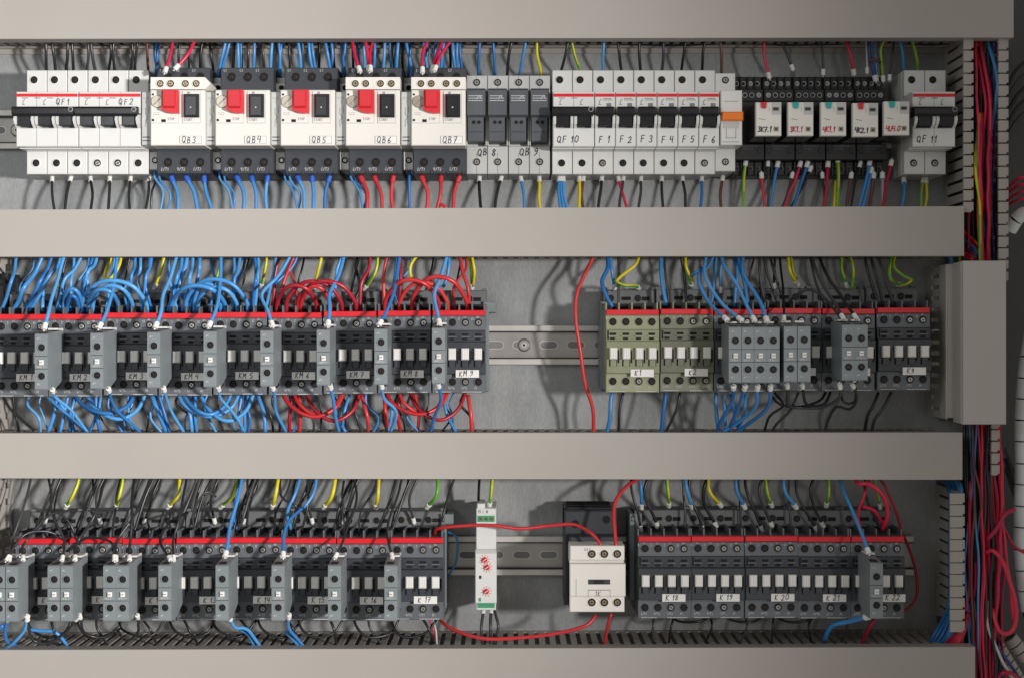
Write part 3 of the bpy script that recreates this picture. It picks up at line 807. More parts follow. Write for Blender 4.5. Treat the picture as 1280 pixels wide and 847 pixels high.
def wire_mesh(m,w,o0):
    rr=random.Random(hash_s(w['where'])+int(w['path'][0][0]*7))
    n=len(w['path']); f1=rr.uniform(.14,.3); f2=rr.uniform(.35,.6); p1=rr.uniform(0,6); p2=rr.uniform(0,6); am=rr.uniform(.4,1.1)*(2 if w['c']=='k' and w['path'][0][1]<-100 and w['path'][0][0]<560 else 1)
    def wob(i):
        e=min(1,i/4,(n-1-i)/4); return e*am*(math.sin(i*f1+p1)+.45*math.sin(i*f2+p2))
    if not w.get('wb'):
        w['path']=[(p[0]+wob(i),p[1]+.3*wob(i+2),p[2]+wob(i+1)) for i,p in enumerate(w['path'])]; w['wb']=1
        w['r']*=rr.uniform(.84,.98)
    mt=CMt.get(w['c'])
    if w['c'] in 'brck': mt=mt+rr.choice(['','','_light','_deep'])
    path=[(p[0]-o0[0],p[1]-o0[1],p[2]-o0[2]) for p in w['path']]
    if w['c']=='yg': m.tube(path,w['r'],8,mats=('wire_yellow','wire_green'))
    else: m.mat(mt).tube(path,w['r'],8)
    return path
def fer_mesh(f,w,path,e):
    q=path[:2] if e=='s' else path[-1:-3:-1]; r=w['r']
    a=Vector(q[0]); d=(a-Vector(q[1])).normalized()
    f.mat(w['fer']).tube([tuple(a-d*4),tuple(a-d*3.4),tuple(a+d*3.5),tuple(a+d*4.2)],r+1.2,8); f.mat('foil').tube([tuple(a+d*4),tuple(a+d*7)],r*.6,6)
def finish_wires():
    auto={}
    for w in WL:
        if w['where'][0]=='@': auto.setdefault((w['c'],w['where']),[]).append(w)
    for k,l in auto.items():
        if l[0].get('bg'): continue
        l.sort(key=lambda w:sum(px(p)[0] for p in w['path'])/len(w['path']))
        for i,w in enumerate(l): w['where']=(ORD[i]+' from the left '+k[1][1:]) if len(l)>1 else k[1][1:]
    WL.sort(key=visible_size,reverse=True)
    used=set(); st=MB()
    for i,w in enumerate(WL):
        if i<296:
            o0=w['path'][0]; m=MB(); path=wire_mesh(m,w,o0); o=m.build('wire',None,o0)
            lb='%s wire %s'%(CN[w['c']],w['where'])
            if lb in used: print('DUPLABEL',lb)
            used.add(lb)
            tag(o,lb,'wire',w['g'])
            for e in w['ends']:
                f=MB(); fer_mesh(f,w,path,e); f.build('ferrule',o)
        else:
            path=wire_mesh(st,w,(0,0,0))
            for e in w['ends']: fer_mesh(st,w,path,e)
    tag(st.build('background_wires'),'mass of thinner wires filling the ducts and the gaps behind the larger wires','wires',kind='stuff')
    print('wires',len(WL),'in stuff',len(WL)-296)
R=random.Random(11)
def j(a): return R.uniform(-a,a)
ORD=('first','second','third','fourth','fifth','sixth','seventh','eighth','ninth','tenth','eleventh','twelfth','thirteenth','fourteenth','fifteenth','sixteenth','seventeenth','eighteenth')
# --- row 1, above
G1='wires dropping into the top row of breakers'
cnt={}
def top1(c,x0,x1,where,z0=70,z1=42,y1=94,r=1.9,ends='',bow=None,fer='ferrule'):
    b=bow if bow is not None else j(2)
    wire(c,[(x0,44,z0),((x0+x1)/2+b,(50+y1)/2-4,(z0+z1)/2+6),(x1,y1,z1)],where,r,ends,G1,fer)
for i,(xa,xb) in enumerate(((57,58),(63,70),(85,82),(90,92),(109,108),(113,120),(138,135),(143,144),(163,162),(172,168))):
    top1('k',xa+j(.8),xb,'above the %s terminal of breaker QF %d, %s of its pair'%(ORD[(i//2)%3],1 if i<6 else 2,('left','right')[i%2]),z1=50,r=2.1,bow=j(3))
top1('n',184,186,'between breaker QF 2 and switch QB3, above',r=2)
for i,(c,xa,xb,z) in enumerate((('b',193,199,40),('b',199,194,50),('k',226,224,30),('k',240,236,36),('k',254,250,44),('k',262,268,30),('b',284,272,60),('b',289,276,50),('k',292,290,54),('b',297,298,60),('b',300,302,48),('k',311,309,58),('b',318,316,60),('k',328,331,54),('b',341,338,62),('b',347,350,56),('b',352,346,40),('k',360,362,50),('b',371,377,62),('b',378,374,44),('k',380,379,40),('b',385,393,62),('b',389,396,50),('k',398,398,42),('b',405,414,60),('b',413,415,50),('b',425,432,56),('b',432,427,46),('k',440,441,30),('k',418,420,38),('b',446,452,44),('b',452,455,56),('b',469,466,52),('b',481,477,60),('b',487,490,50),('k',494,493,36),('b',498,494,62),('b',506,516,58),('b',515,510,48),('k',503,506,34),('b',528,536,54),('b',534,530,46),('b',545,541,56),('b',552,556,48),('b',556,551,60),('b',566,570,56),('b',572,573,46),('k',560,563,34),('b',574,578,40))):
    top1(c,xa,xb,'@entering the top of switch QB%d'%(3 if xa<270 else 4 if xa<346 else 5 if xa<425 else 6 if xa<500 else 7),z0=z+16,z1=z,y1=98,r=2.2 if c=='b' else 1.9)
for i,(pts,w) in enumerate((([(217,44,90),(214,66,98),(207,88,108)],'curving to the left screw on top of switch QB3'),([(247,44,92),(236,66,104),(221,84,110)],'sweeping to the second screw on top of switch QB3'),
    ([(438,44,90),(444,66,98),(449,87,108)],'left of three dropping onto switch QB6'),([(455,44,90),(459,66,98),(461,86,108)],'middle of three dropping onto switch QB6'),([(468,44,86),(463,66,98),(463,86,112)],'right of three dropping onto switch QB6'),
    ([(538,44,90),(529,66,98),(528,88,108)],'left of three dropping onto switch QB7'),([(557,44,90),(546,68,98),(541,86,108)],'middle of three dropping onto switch QB7'),([(568,44,88),(552,68,100),(544,86,112)],'right of three dropping onto switch QB7'))):
    wire('c',pts,w,2.3,'e',G1)
for c,xa,xb,w in (('b',600,598,'above the left pole of fuse holder QB 8'),('b',616,619,'above the right pole of fuse holder QB 8'),('k',642,634,'behind the gap between the fuse holders'),('b',658,650,'above the left pole of fuse holder QB 9'),('y',671,677,'above the right pole of fuse holder QB 9')):
    top1(c,xa,xb,w,z1=50,r=2.2)
for c,xa,xb,w in (('k',712,700,'above the left pole of breaker QF 10'),('yg',713,727,'above the right pole of breaker QF 10'),('b',755,754,'above breaker F 1'),('k',771,778,'above breaker F 2'),('k',800,801,'above breaker F 3'),('k',828,827,'above breaker F 4'),('k',857,851,'above breaker F 5'),('k',883,877,'above breaker F 6'),('n',899,902,'above the orange-lever module')):
    top1(c,xa,xb,w,z1=50,r=2.)
wire('c',[(956,44,60),(955,66,58),(961,95,56)],'with white ferrule, leftmost into the relay sockets',2.3,'e',G1)
wire('k',[(973,44,60),(983,66,60),(990,84,56)],'bending into the relay sockets above relay 3K1.1',2,'e',G1)
wire('k',[(1026,44,60),(1028,66,60),(1029,90,56)],'straight down into the sockets above relay 4K1.1',1.9,'e',G1)
wire('c',[(1053,44,60),(1062,66,64),(1067,90,56)],'curving into the sockets above relay 4K2.1',2.5,'e',G1)
wire('w',[(1083,44,60),(1083,66,60),(1084,88,56)],'left of the coloured bunch above the last relay',1.6,'e',G1)
wire('v',[(1086,44,64),(1088,66,64),(1094,98,58)],'in the coloured bunch above the last relay, beside the white one',2.5,'e',G1)
wire('b',[(1090,44,56),(1094,70,60),(1096,98,56)],'thin, inside the coloured bunch above the last relay',1.5,'e',G1)
wire('n',[(1098,44,60),(1098,66,60),(1102,96,56)],'in the middle of the coloured bunch above the last relay',1.6,'',G1)
wire('yg',[(1110,44,66),(1101,62,68),(1104,98,58)],'leaning across the coloured bunch above the last relay',1.8,'e',G1)
wire('k',[(1118,44,60),(1114,70,60),(1112,97,56)],'right of the coloured bunch above the last relay',1.7,'e',G1)
wire('n',[(1086,78,66),(1092,74,70),(1100,78,66)],'short orange-brown sleeve across the coloured bunch',1.8,'',G1)
wire('b',[(1122,44,60),(1127,66,58),(1131,96,46)],'above the left pole of breaker QF 11',2.4,'',G1)
wire('yg',[(1137,44,60),(1143,66,60),(1150,96,46)],'above the right pole of breaker QF 11',2.2,'',G1)
# --- row 1, below
G2='wires leaving the top row of devices downwards'
def bot1(c,x0,x1,where,y0=216,z0=46,z1=66,r=2.1,ends='s',bow=None,fer='ferrule'):
    b=bow if bow is not None else j(2.5)
    wire(c,[(x0,y0+8,z0),((x0+x1)/2+b,242,(z0+z1)/2),(x1,268,z1)],where,r,ends,G2,fer)
for i,(xa,xb) in enumerate(((65,69),(88,80),(113,113),(137,135),(163,163),(186,181))):
    bot1('k',xa,xb,'below the %s terminal of breaker QF %d'%(ORD[i%3],1+i//3))
for i,X0 in enumerate((0,81.5,163,245,327)):
    nm='QB%d'%(3+i); cc='b' if i<3 else 'r'; 
    xs=[(215+X0,222+X0),(234+X0,247+X0 if i!=4 else 228+X0),(255+X0,266+X0)]
    xs=[[(215,222),(234,248),(255,266)],[(297,304),(315,320),(334,334)],[(373,380),(390,391),(411,406)],[(452,458),(469,478),(491,492)],[(528,533),(551,545),(573,566)]][i]
    for k,(xa,xb) in enumerate(xs):
        bot1(cc,xa,xb,'below the %s main terminal of switch %s'%(ORD[k],nm),z0=64,z1=70,r=2.7,fer='ferrule_blue' if cc=='b' else 'ferrule_red',bow=(2,1,-1)[k]*2)
    if i!=4:
        wire('b',[(195+X0,206,60),(193+X0,222,60),(204+X0,240,64),(200+X0 if i<1 else 210+X0,268,66)],'left of the thin pair below the side block of switch '+nm,1.6,'s',G2)
        wire('b',[(198+X0,208,56),(200+X0,226,58),(212+X0,244,62),(208+X0,268,60)],'right of the thin pair below the side block of switch '+nm,1.6,'',G2)
wire('b',[(512,208,60),(511,230,64),(513,268,66)],'thin, below the side block of switch QB7',2.,'s',G2)
wire('r',[(545,262,66),(552,256,70),(560,262,68)],'lying in a short loop at the duct below switch QB7',2.4,'',G2)
wire('k',[(196,226,40),(190,240,50),(188,268,50)],'thin, curving between breaker QF 2 and switch QB3',1.6,'',G2)
for c,xa,xb,w in (('k',599,602,'below the left pole of fuse holder QB 8'),('k',626,618,'below the right pole of fuse holder QB 8'),('b',651,656,'below the left pole of fuse holder QB 9'),('y',674,676,'below the right pole of fuse holder QB 9'),
 ('b',699,701,'left of the blue bunch below breaker QF 10'),('b',701,706,'middle of the blue bunch below breaker QF 10'),('b',704,712,'right of the blue bunch below breaker QF 10'),('y',724,724,'below the right pole of breaker QF 10'),('n',729,730,'beside the yellow one below breaker QF 10'),
 ('k',752,747,'below breaker F 1'),('c',773,786,'crossing below breaker F 2'),('k',779,774,'thin, below breaker F 2'),('k',801,797,'below breaker F 3'),('k',827,829,'below breaker F 4'),('k',853,857,'below breaker F 5'),('b',877,874,'below breaker F 6'),('n',903,902,'below the orange-lever module')):
    bot1(c,xa,xb,w,r=2.1)
RB=[('yg',932,204,928,'left of all relays, banded'),('c',952,220,956,'under relay 3K7.1, low ferrule'),('k',960,205,959,'under relay 3K7.1'),('b',972,206,962,'under relay 3K7.1, curving left'),('k',990,220,974,'between relays 3K7.1 and 3K1.1'),('c',1000,206,978,'sloping under relay 3K1.1'),('b',1009,206,988,'sloping under relay 3K1.1'),('k',1013,212,984,'hidden behind the blue one under relay 3K1.1'),
 ('k',1028,220,1030,'under relay 4K1.1, low ferrule'),('c',1035,206,1028,'under relay 4K1.1'),('yg',1047,200,1047,'under relay 4K1.1, thick'),('y',1045,226,1041,'thin, beside the thick yellow-green one'),('n',1064,220,1057,'between relays 4K1.1 and 4K2.1'),('k',1075,206,1062,'under relay 4K2.1'),('b',1087,204,1071,'sloping under relay 4K2.1, left'),('b',1089,214,1076,'sloping under relay 4K2.1, right'),('n',1092,220,1085,'under relay 4K2.1'),('g',1103,220,1104,'short, left of the last red one'),('c',1114,204,1101,'under the rightmost relay')]
for c,xa,ya,xb,w in RB:
    wire(c,[(xa,ya,56),((xa*2+xb)/3+j(1),ya+22,60),(xb,268,66)],w,2.3 if c!='k' else 1.7,'s' if w.find('beside')<0 else '',G2)
wire('b',[(1130,226,46),(1130,240,56),(1126,268,64)],'below the left pole of breaker QF 11',2.4,'s',G2)
wire('yg',[(1154,226,46),(1152,240,56),(1151,268,64)],'left one below the right pole of breaker QF 11',1.9,'s',G2)
wire('y',[(1158,226,46),(1158,240,54),(1155,268,62)],'right one below the right pole of breaker QF 11',1.9,'s',G2)
for i in range(5):
    x=700+i*50+j(8)
# --- row 2, above
G3='wires above the middle row of contactors'
def arc(c,x0,x1,ypk,where,r=3.,y0=390,z=92,zp=122,skew=.0,G=G3,down=False):
    w=x1-x0; s=-1 if not down else 1
    h=y0-ypk
    wire(c,[(x0,y0,z),(x0+w*.03,y0-h*.45,z+8),(x0+w*.24,y0-h*.9,zp),(x0+w*(.5+skew),ypk,zp+4),(x0+w*.78,y0-h*.82,zp),(x0+w*.97,y0-h*.35,z+8),(x1,y0,z)],where,r,'',G)
arcs=[('b',102,184,351,2),('b',116,166,357,2),('b',110,148,362,2),('b',79,103,361,1),('b',84,98,370,1),('b',214,282,357,3),('b',232,310,349,3),('b',243,276,354,3),('b',247,297,359,3),
 ('r',346,396,357,5),('r',358,428,352,5),('r',372,446,352,5),('r',376,414,358,5),
 ('r',481,550,350,7),('r',500,560,353,7),('r',515,585,346,7)]
for i,(c,xa,xb,yp,k) in enumerate(arcs):
    arc(c,xa,xb,yp,'@arching as a jumper over contactor KM %d'%k,r=3. if abs(xb-xa)>30 else 2.7,zp=118+j(10))
T2=[('b',21,322,14,352,1,2.4),('b',56,322,30,360,16,3),('b',67,322,50,352,32,3),('b',79,322,62,345,36,2.8),('b',106,322,80,350,70,2.4),('b',80,360,74,374,76,2.6),('b',52,362,53,372,53,2.6),
 ('b',117,322,106,346,96,2.6),('b',123,322,110,340,100,2.6),('b',112,322,108,350,118,2.2),('b',170,322,164,345,160,2.4),('b',176,322,172,350,178,2.4),('b',190,322,183,345,178,2.4),('b',188,322,180,350,190,2.2),
 ('b',228,322,222,345,210,2.8),('b',235,322,226,350,214,2.8),('b',241,322,238,345,228,2.5),('b',249,322,248,345,236,2.8),('b',292,322,292,350,290,2.2),('b',301,322,293,350,291,2.2),('b',317,322,320,350,316,2.8),('b',322,322,322,345,318,2.6),
 ('b',262,322,268,350,262,1.9),('b',345,322,340,350,332,2.2),('b',209,322,212,350,222,2.),('b',144,322,138,348,132,2.),('b',92,322,90,350,88,2.)]
for i,(c,xa,xm,ym,xb,r) in enumerate([(a,b,cx,d,e,f) for a,b,_,cx,d,e,f in [(q[0],q[1],q[2],q[3],q[4],q[5],q[6]) for q in T2]] if False else []): pass
for i,(c,xa,ya,xm,ym,xb,r) in enumerate(T2):
    wire(c,[(xa,ya-10,80),((xa+xm)/2+1,(ya+ym)/2,88),(xm,ym,96+j(12)),((xm+xb)/2,(ym+388)/2+3,94),(xb,389,88)],'@dropping from the duct onto %s'%('contactor KM 1' if (xa+xb)/2<72 else 'contactor KM 2' if (xa+xb)/2<129 else 'contactor KM 3' if (xa+xb)/2<200 else 'KM 4 or KM 5'),r,'',G3)
for i,(xa,xm,xb) in enumerate(((82,66,59),(147,140,128),(223,205,196),(276,274,263),(368,327,341),(432,413,409),(500,492,475),(560,543,549))):
    X=(60,129,199,266,341,411,476,550)[i]
    wire('b',[(xa,312,96),((xa+xm)/2,345,110),(xm,368,130),((xm+X)/2-(0 if i else 2),388,148),(X-4 if i<4 else X-1,408-i*.7,162)],'with white ferrule feeding the small block in front of contactor KM %d'%(i+2),2.5,'e',G3)
for c,pts,w,e in (('yg',[(82,312,70),(80,330,76),(72,358,66)],'above the first KM contactor behind the blue ones',''),
 ('y',[(151,312,80),(150,330,92),(140,347,96),(131,347,92),(135,330,84),(146,312,76)],'looping above contactor KM 2',''),
 ('y',[(206,312,80),(203,330,84),(194,358,70)],'with white ferrule above contactor KM 3','e'),
 ('yg',[(277,312,80),(275,336,88),(267,352,80),(262,357,66)],'curling above contactor KM 4','e'),
 ('yg',[(334,312,80),(332,335,86),(327,358,70)],'above contactor KM 5','e'),
 ('y',[(403,312,80),(400,332,86),(393,358,70)],'with large ferrule above contactor KM 6','e'),
 ('yg',[(472,312,80),(469,340,90),(457,360,72)],'with large ferrule above contactor KM 7','e'),
 ('y',[(527,312,80),(515,330,90),(514,345,88),(520,350,80)],'hooked above contactor KM 8',''),
 ('yg',[(585,312,80),(589,336,84),(590,358,68)],'left of two meeting above contactor KM 9','e'),
 ('y',[(589,312,84),(592,336,88),(591,358,70)],'right of two meeting above contactor KM 9',''),
 ('r',[(372,312,80),(362,335,86),(352,360,90),(345,389,88)],'leaning above contactors KM 5 and KM 6',''),
 ('r',[(353,312,80),(345,340,84),(340,389,80)],'dropping right of the last blue jumper',''),
 ('r',[(462,312,80),(461,335,84),(452,355,92),(450,389,88)],'dropping between contactors KM 6 and KM 7',''),
 ('r',[(488,312,80),(480,340,84),(480,389,80)],'dropping left of the arcs over contactor KM 8',''),
 ('r',[(574,312,80),(577,335,90),(585,360,96),(587,389,88)],'rightmost drop onto contactor KM 9',''),
 ('r',[(500,312,70),(500,350,80),(498,389,76)],'behind the arcs over contactor KM 8',''),
 ('b',[(375,312,80),(364,335,84),(344,355,92)],'slanting above contactor KM 6',''),
 ('b',[(432,312,80),(422,335,86),(420,358,84),(414,372,84)],'short, between contactors KM 6 and KM 7',''),
 ('b',[(497,312,80),(495,335,84),(492,360,84)],'behind the hooked yellow wire',''),
 ('b',[(561,312,80),(560,335,84),(556,356,86),(545,364,96)],'bending above the last grey block of the left group',''),
 ('k',[(85,312,76),(78,345,82),(70,389,80)],'falling between the blue ones at contactor KM 2',''),
 ('k',[(10,352,60),(3,340,70),(-6,330,70)],'curled at the left edge above the black terminal block','')):
    wire(c,pts,w,2.2 if c in('y','yg') else 2.5 if c!='k' else 1.8,e,G3)
for i,X in enumerate((150,218,232,300,368,437,452,530,566)):   # loose dark red/black ends behind
    wire('k',[(X+14,312,50),(X+8,340,52),(X,372,58)],'low against the back panel, %s behind the jumpers'%ORD[i],1.5,'',G3)
# row 2, below
G4='wires below the middle row of contactors'
def sag(c,x0,x1,ylow,where,r=2.8,y0=492,z=84,zp=104,G=G4):
    w=x1-x0; h=ylow-y0
    wire(c,[(x0,y0-3,z),(x0+w*.12,y0+h*.45,z+10),(x0+w*.35,y0+h*.9,zp),(x0+w*.6,ylow,zp),(x0+w*.86,y0+h*.6,z+10),(x1,y0-3,z)],where,r,'',G)
for i,(c,xa,xb,yl,k) in enumerate((('b',92,170,516,2),('b',106,183,523,2),('b',221,300,520,4),('b',249,318,525,4),('b',228,290,517,4),('r',352,430,520,6),('r',382,450,525,6),('r',366,428,518,6),('r',482,560,517,8),('r',512,582,524,8),('r',498,556,516,8))):
    sag(c,xa,xb,yl,'@hanging as a sagging jumper below contactor KM %d'%k,zp=100+j(10))
DN=[('b',57,499,108,540,2.4),('b',72,499,60,540,2.6),('b',85,499,75,540,2.6),('b',95,499,88,540,2.6),('b',66,492,95,540,2.2),('b',110,499,126,540,2.6),('b',120,499,112,540,2.4),('b',126,500,124,540,2.2),('b',160,499,166,540,2.),('b',187,492,208,540,3),
 ('b',196,492,212,540,2.2),('b',232,499,240,540,2.8),('b',244,499,246,540,2.6),('b',302,499,303,540,2.4),('b',322,499,332,540,2.8),('b',310,499,306,540,2.2),('r',366,499,362,540,2.8),('r',374,499,374,540,2.6),('r',452,499,460,540,2.8),('b',416,499,432,540,2.3),('b',437,499,428,540,2.2),('r',480,499,486,540,2.6),('r',500,499,501,540,2.8),('b',490,505,484,540,2.2),('b',554,499,570,540,2.4),('r',585,499,590,540,2.8),('r',518,496,522,540,2.2)]
for i,(c,xa,ya,xb,yb,r) in enumerate(DN):
    wire(c,[(xa,ya-6,84),((xa+xb)/2+j(4),(ya+yb)/2-2,88+j(6)),(xb,yb,80+j(10))],'@running down into the duct below contactor KM %d'%(1+int(((xa+xb)/2+8)/68.55)),r,'',G4)
for i,(xa,xm,xb) in enumerate(((66,90,110),(136,148,176),(205,215,230),(273,290,306),(341,346,358),(413,418,424),(477,496,488),(548,546,538))):
    wire('b',[(xa,488-i,158),(xa+3,497,140),(xm,514,120),(xb,540,96)],'leaving the foot of the small block in front of contactor KM %d'%(i+2),2.2,'s',G4)
wire('k',[(2,492,80),(14,512,84),(46,540,88)],'curving down at the left edge below contactor KM 1',2.,'',G4)
# long dark red wire in gap
wire('r',[(745,312,60),(738,330,64),(722,365,76),(720,400,82),(725,440,82),(731,478,78),(741,510,70),(742,544,64)],'long and dark, hanging alone across the bare rail beside K1',2.6,'','wires around the bare rail')
# row 2 right, above
G5='wires above the right group of middle contactors'
for c,pts,w,r,e in (
 ('b',[(760,312,70),(759,335,80),(752,352,90),(757,370,98),(766,384,100)],'left of all, bending into contactor K1',3,''),
 ('b',[(763,312,70),(765,340,80),(768,358,70)],'with ferrule above the left side of K1',2.2,'e'),
 ('k',[(773,312,70),(774,345,80),(773,384,84)],'straight, above the left side of K1',2,''),
 ('y',[(800,312,70),(795,330,84),(778,344,86),(770,352,84)],'bowing above contactor K1',2.4,''),
 ('yg',[(769,352,84),(780,357,86),(794,357,80),(798,360,66)],'joining the bowed yellow one above K1',2.2,'e'),
 ('b',[(826,312,70),(827,335,80),(829,360,86),(833,382,90)],'above the left side of K2',2.8,''),
 ('k',[(831,312,70),(833,345,80),(836,384,84)],'beside the blue one above K2',2,''),
 ('k',[(850,312,60),(855,345,60),(858,384,70)],'above the right side of K2',2,''),
 ('yg',[(852,312,70),(856,332,84),(862,350,80),(864,356,66)],'left of the pair above K2',2.2,'e'),
 ('y',[(857,312,74),(857,332,88),(865,350,84)],'right of the pair above K2',2,''),
 ('b',[(895,312,80),(885,335,92),(872,340,96),(862,346,84)],'hooking left above K2',2.3,''),
 ('b',[(876,335,90),(874,352,110),(888,380,130),(907,398,160)],'sweeping to the first of the four blocks',2.6,'e'),
 ('b',[(884,312,80),(881,345,108),(898,375,130),(925,399,160)],'sweeping to the second of the four blocks',2.6,'e'),
 ('b',[(900,312,80),(906,335,100),(925,365,126),(942,399,160)],'sweeping to the third of the four blocks',2.6,'e'),
 ('b',[(928,312,80),(930,340,104),(945,370,126),(958,400,160)],'sweeping to the fourth of the four blocks',2.8,'e'),
 ('b',[(896,312,70),(893,345,80),(889,384,84)],'upright, third behind the sweeping ones',2.3,''),
 ('b',[(915,312,70),(922,345,84),(918,384,84)],'upright, right behind the sweeping ones',2.5,''),
 ('b',[(920,312,66),(930,350,80),(935,384,86)],'leaning, behind the sweep to the fourth block',2.4,''),
 ('b',[(906,312,66),(900,340,70),(901,362,66)],'short, with ferrule above the four blocks',2.,'e'),
 ('yg',[(926,312,60),(928,340,62),(934,358,60)],'thin, behind the blue sweep',1.8,'e'),
 ('n',[(946,312,60),(938,340,62),(936,380,70)],'thin, right of the blue sweep',1.7,''),
 ('k',[(950,312,80),(950,345,86),(958,384,84)],'first of the black fan above the pair of blocks',2,''),
 ('k',[(955,312,80),(958,340,86),(974,384,84)],'second of the black fan above the pair of blocks',2,''),
 ('k',[(961,312,76),(967,340,86),(984,384,84)],'third of the black fan above the pair of blocks',2,''),
 ('k',[(968,312,70),(968,340,74),(967,357,66)],'short with ferrule above the pair of blocks',1.7,'e'),
 ('k',[(974,312,70),(978,350,90),(980,398,150)],'fourth, going to the left block of the pair',1.8,'e'),
 ('y',[(984,312,76),(988,338,86),(996,354,70)],'with ferrule above the pair of blocks, left strand',2.3,'e'),
 ('yg',[(987,312,70),(992,338,80),(998,354,66)],'with ferrule above the pair of blocks, right strand',2.1,''),
 ('k',[(1014,312,90),(1022,345,110),(1038,372,130),(1053,396,162)],'long diagonal to the left block beside K9',2.2,'e'),
 ('k',[(1022,312,90),(1034,345,110),(1052,372,130),(1069,396,162)],'long diagonal to the right block beside K9',2.2,'e'),
 ('k',[(1012,312,80),(1018,350,90),(1034,388,96)],'thin diagonal above the fifth contactor',1.8,''),
 ('k',[(985,384,100),(992,372,118),(1012,362,128),(1030,372,130),(1050,396,158)],'arching from the pair to the blocks beside K9',1.8,''),
 ('yg',[(1052,312,70),(1053,338,74),(1058,356,66)],'left of two above the blocks beside K9',2.2,'e'),
 ('yg',[(1059,312,74),(1065,336,84),(1066,362,74)],'right of two above the blocks beside K9',2.2,''),
 ('k',[(1080,312,76),(1086,340,84),(1099,384,84)],'left of three above contactor K9',2,''),
 ('k',[(1086,312,76),(1094,345,84),(1104,384,84)],'middle of three above contactor K9',2,''),
 ('k',[(1096,312,76),(1104,340,84),(1118,384,84)],'right of three above contactor K9',2,''),
 ('yg',[(1116,312,72),(1111,338,84),(1114,350,84),(1124,356,66)],'left side of the loop above contactor K9',2.2,'e'),
 ('yg',[(1120,312,76),(1118,332,86),(1130,344,90),(1141,349,86),(1134,355,80),(1124,356,70)],'right side of the loop above contactor K9',2,'')):
    wire(c,pts,w,r,e,G5)
G6='wires below the right group of middle contactors'
for c,pts,w,r,e in (
 ('b',[(765,490,84),(762,515,84),(758,544,76)],'below the left of contactor K1',2.8,''),
 ('k',[(779,490,84),(774,515,84),(772,544,76)],'below the middle of contactor K1',2,''),
 ('b',[(832,490,84),(830,515,84),(826,544,76)],'below the left of contactor K2',2.8,''),
 ('k',[(850,490,84),(845,512,84),(830,544,76)],'below the middle of contactor K2',2,''),
 ('b',[(895,490,84),(894,515,84),(900,544,76)],'below the right edge of contactor K2',2.8,''),
 ('b',[(917,484,160),(914,500,130),(900,530,100),(897,544,84)],'from the foot of the first of the four blocks',2.5,'s'),
 ('b',[(931,484,160),(925,505,130),(914,530,100),(912,544,84)],'from the foot of the second of the four blocks',2.5,'s'),
 ('b',[(947,484,160),(944,508,130),(925,525,104),(902,540,90)],'from the foot of the third of the four blocks',2.5,'s'),
 ('b',[(963,484,160),(958,510,130),(935,530,104),(915,544,90)],'from the foot of the fourth of the four blocks',2.5,'s'),
 ('b',[(914,492,84),(918,515,90),(926,544,80)],'straight among the crossing ones, left',2.4,''),
 ('b',[(932,492,84),(930,515,90),(922,544,80)],'straight among the crossing ones, right',2.4,''),
 ('b',[(905,492,84),(906,515,84),(908,544,76)],'hidden behind the crossing ones',2.2,''),
 ('k',[(984,482,150),(986,505,120),(1005,509,110),(1030,508,120),(1049,495,140),(1050,482,150)],'sagging between the two pairs of blocks, front',2.,'se'),
 ('k',[(1003,482,150),(1008,506,116),(1030,504,104),(1038,490,90)],'sagging from the right block of the pair',2.,'s'),
 ('k',[(962,492,90),(975,505,96),(1000,508,98),(1025,500,90),(1032,490,84)],'sagging behind the pair of blocks',1.8,''),
 ('k',[(968,490,84),(980,506,90),(962,520,84),(954,544,76)],'winding to the duct below the pair of blocks',1.8,''),
 ('k',[(998,490,84),(988,512,88),(970,530,84),(962,544,76)],'second winding to the duct below the pair',1.8,''),
 ('k',[(1066,482,150),(1071,500,120),(1062,511,104),(1046,508,94),(1034,530,80),(1028,544,76)],'from the right block beside K9, curving left',2.,'s'),
 ('k',[(1050,490,90),(1056,502,100),(1068,502,104),(1070,484,140)],'short loop under the blocks beside K9',1.6,''),
 ('k',[(1098,490,84),(1092,506,88),(1083,520,84),(1080,544,76)],'left of two below contactor K9',2.2,''),
 ('k',[(1114,490,84),(1104,508,88),(1092,525,84),(1090,544,76)],'right of two below contactor K9',2.2,'')):
    wire(c,pts,w,r,e,G6)
# --- row 3 above
G7='wires above the bottom row of contactors'
YGT=[('yg',101,92,83),('yg',155,150,146),('y',225,222,211),('yg',298,292,277),('y',349,344,341),('y',420,416,406),('y',474,473,470),('gr',547,546,535)]
for i,(c,xa,xm,xb) in enumerate(YGT):
    wire(c,[(xa,590,76),(xm,618,86),(xb,632,70)],'with fat white ferrule above contactor K%d'%(10+i),2.6,'e',G7)
    wire('k',[(xa-30,590,70),(xa-44,625,80),(xa-56,660,86),(xa-58,668,88)],'outer strand of the pair leaning over contactor K%d'%(10+i),1.9,'',G7)
    wire('k',[(xa-22,590,70),(xa-34,620,78),(xa-30 if i%2 else xa-44,650,66)],'inner strand of the pair leaning over contactor K%d'%(10+i),1.8,'e',G7)
    wire('k',[(xa+24,590,74),(xa+16,615,84),(xa+4+j(4),650,92),(xa-4,668,90)],'right of the yellow-green one over contactor K%d'%(10+i),1.8,'',G7)
for i,(xa,xb) in enumerate(((40,10),(100,27),(60,76),(135,92),(190,143),(168,160),(234,215))):
    wire('k',[(xa,592 if i!=1 else 680,80 if i!=1 else 110),((xa*.6+xb*.4),640,120),(xb+6 if xb<100 else xb+2,676,136),(xb+2,697,160)],'with white ferrule to the %s block top of the bottom row'%ORD[i],1.9,'e',G7)
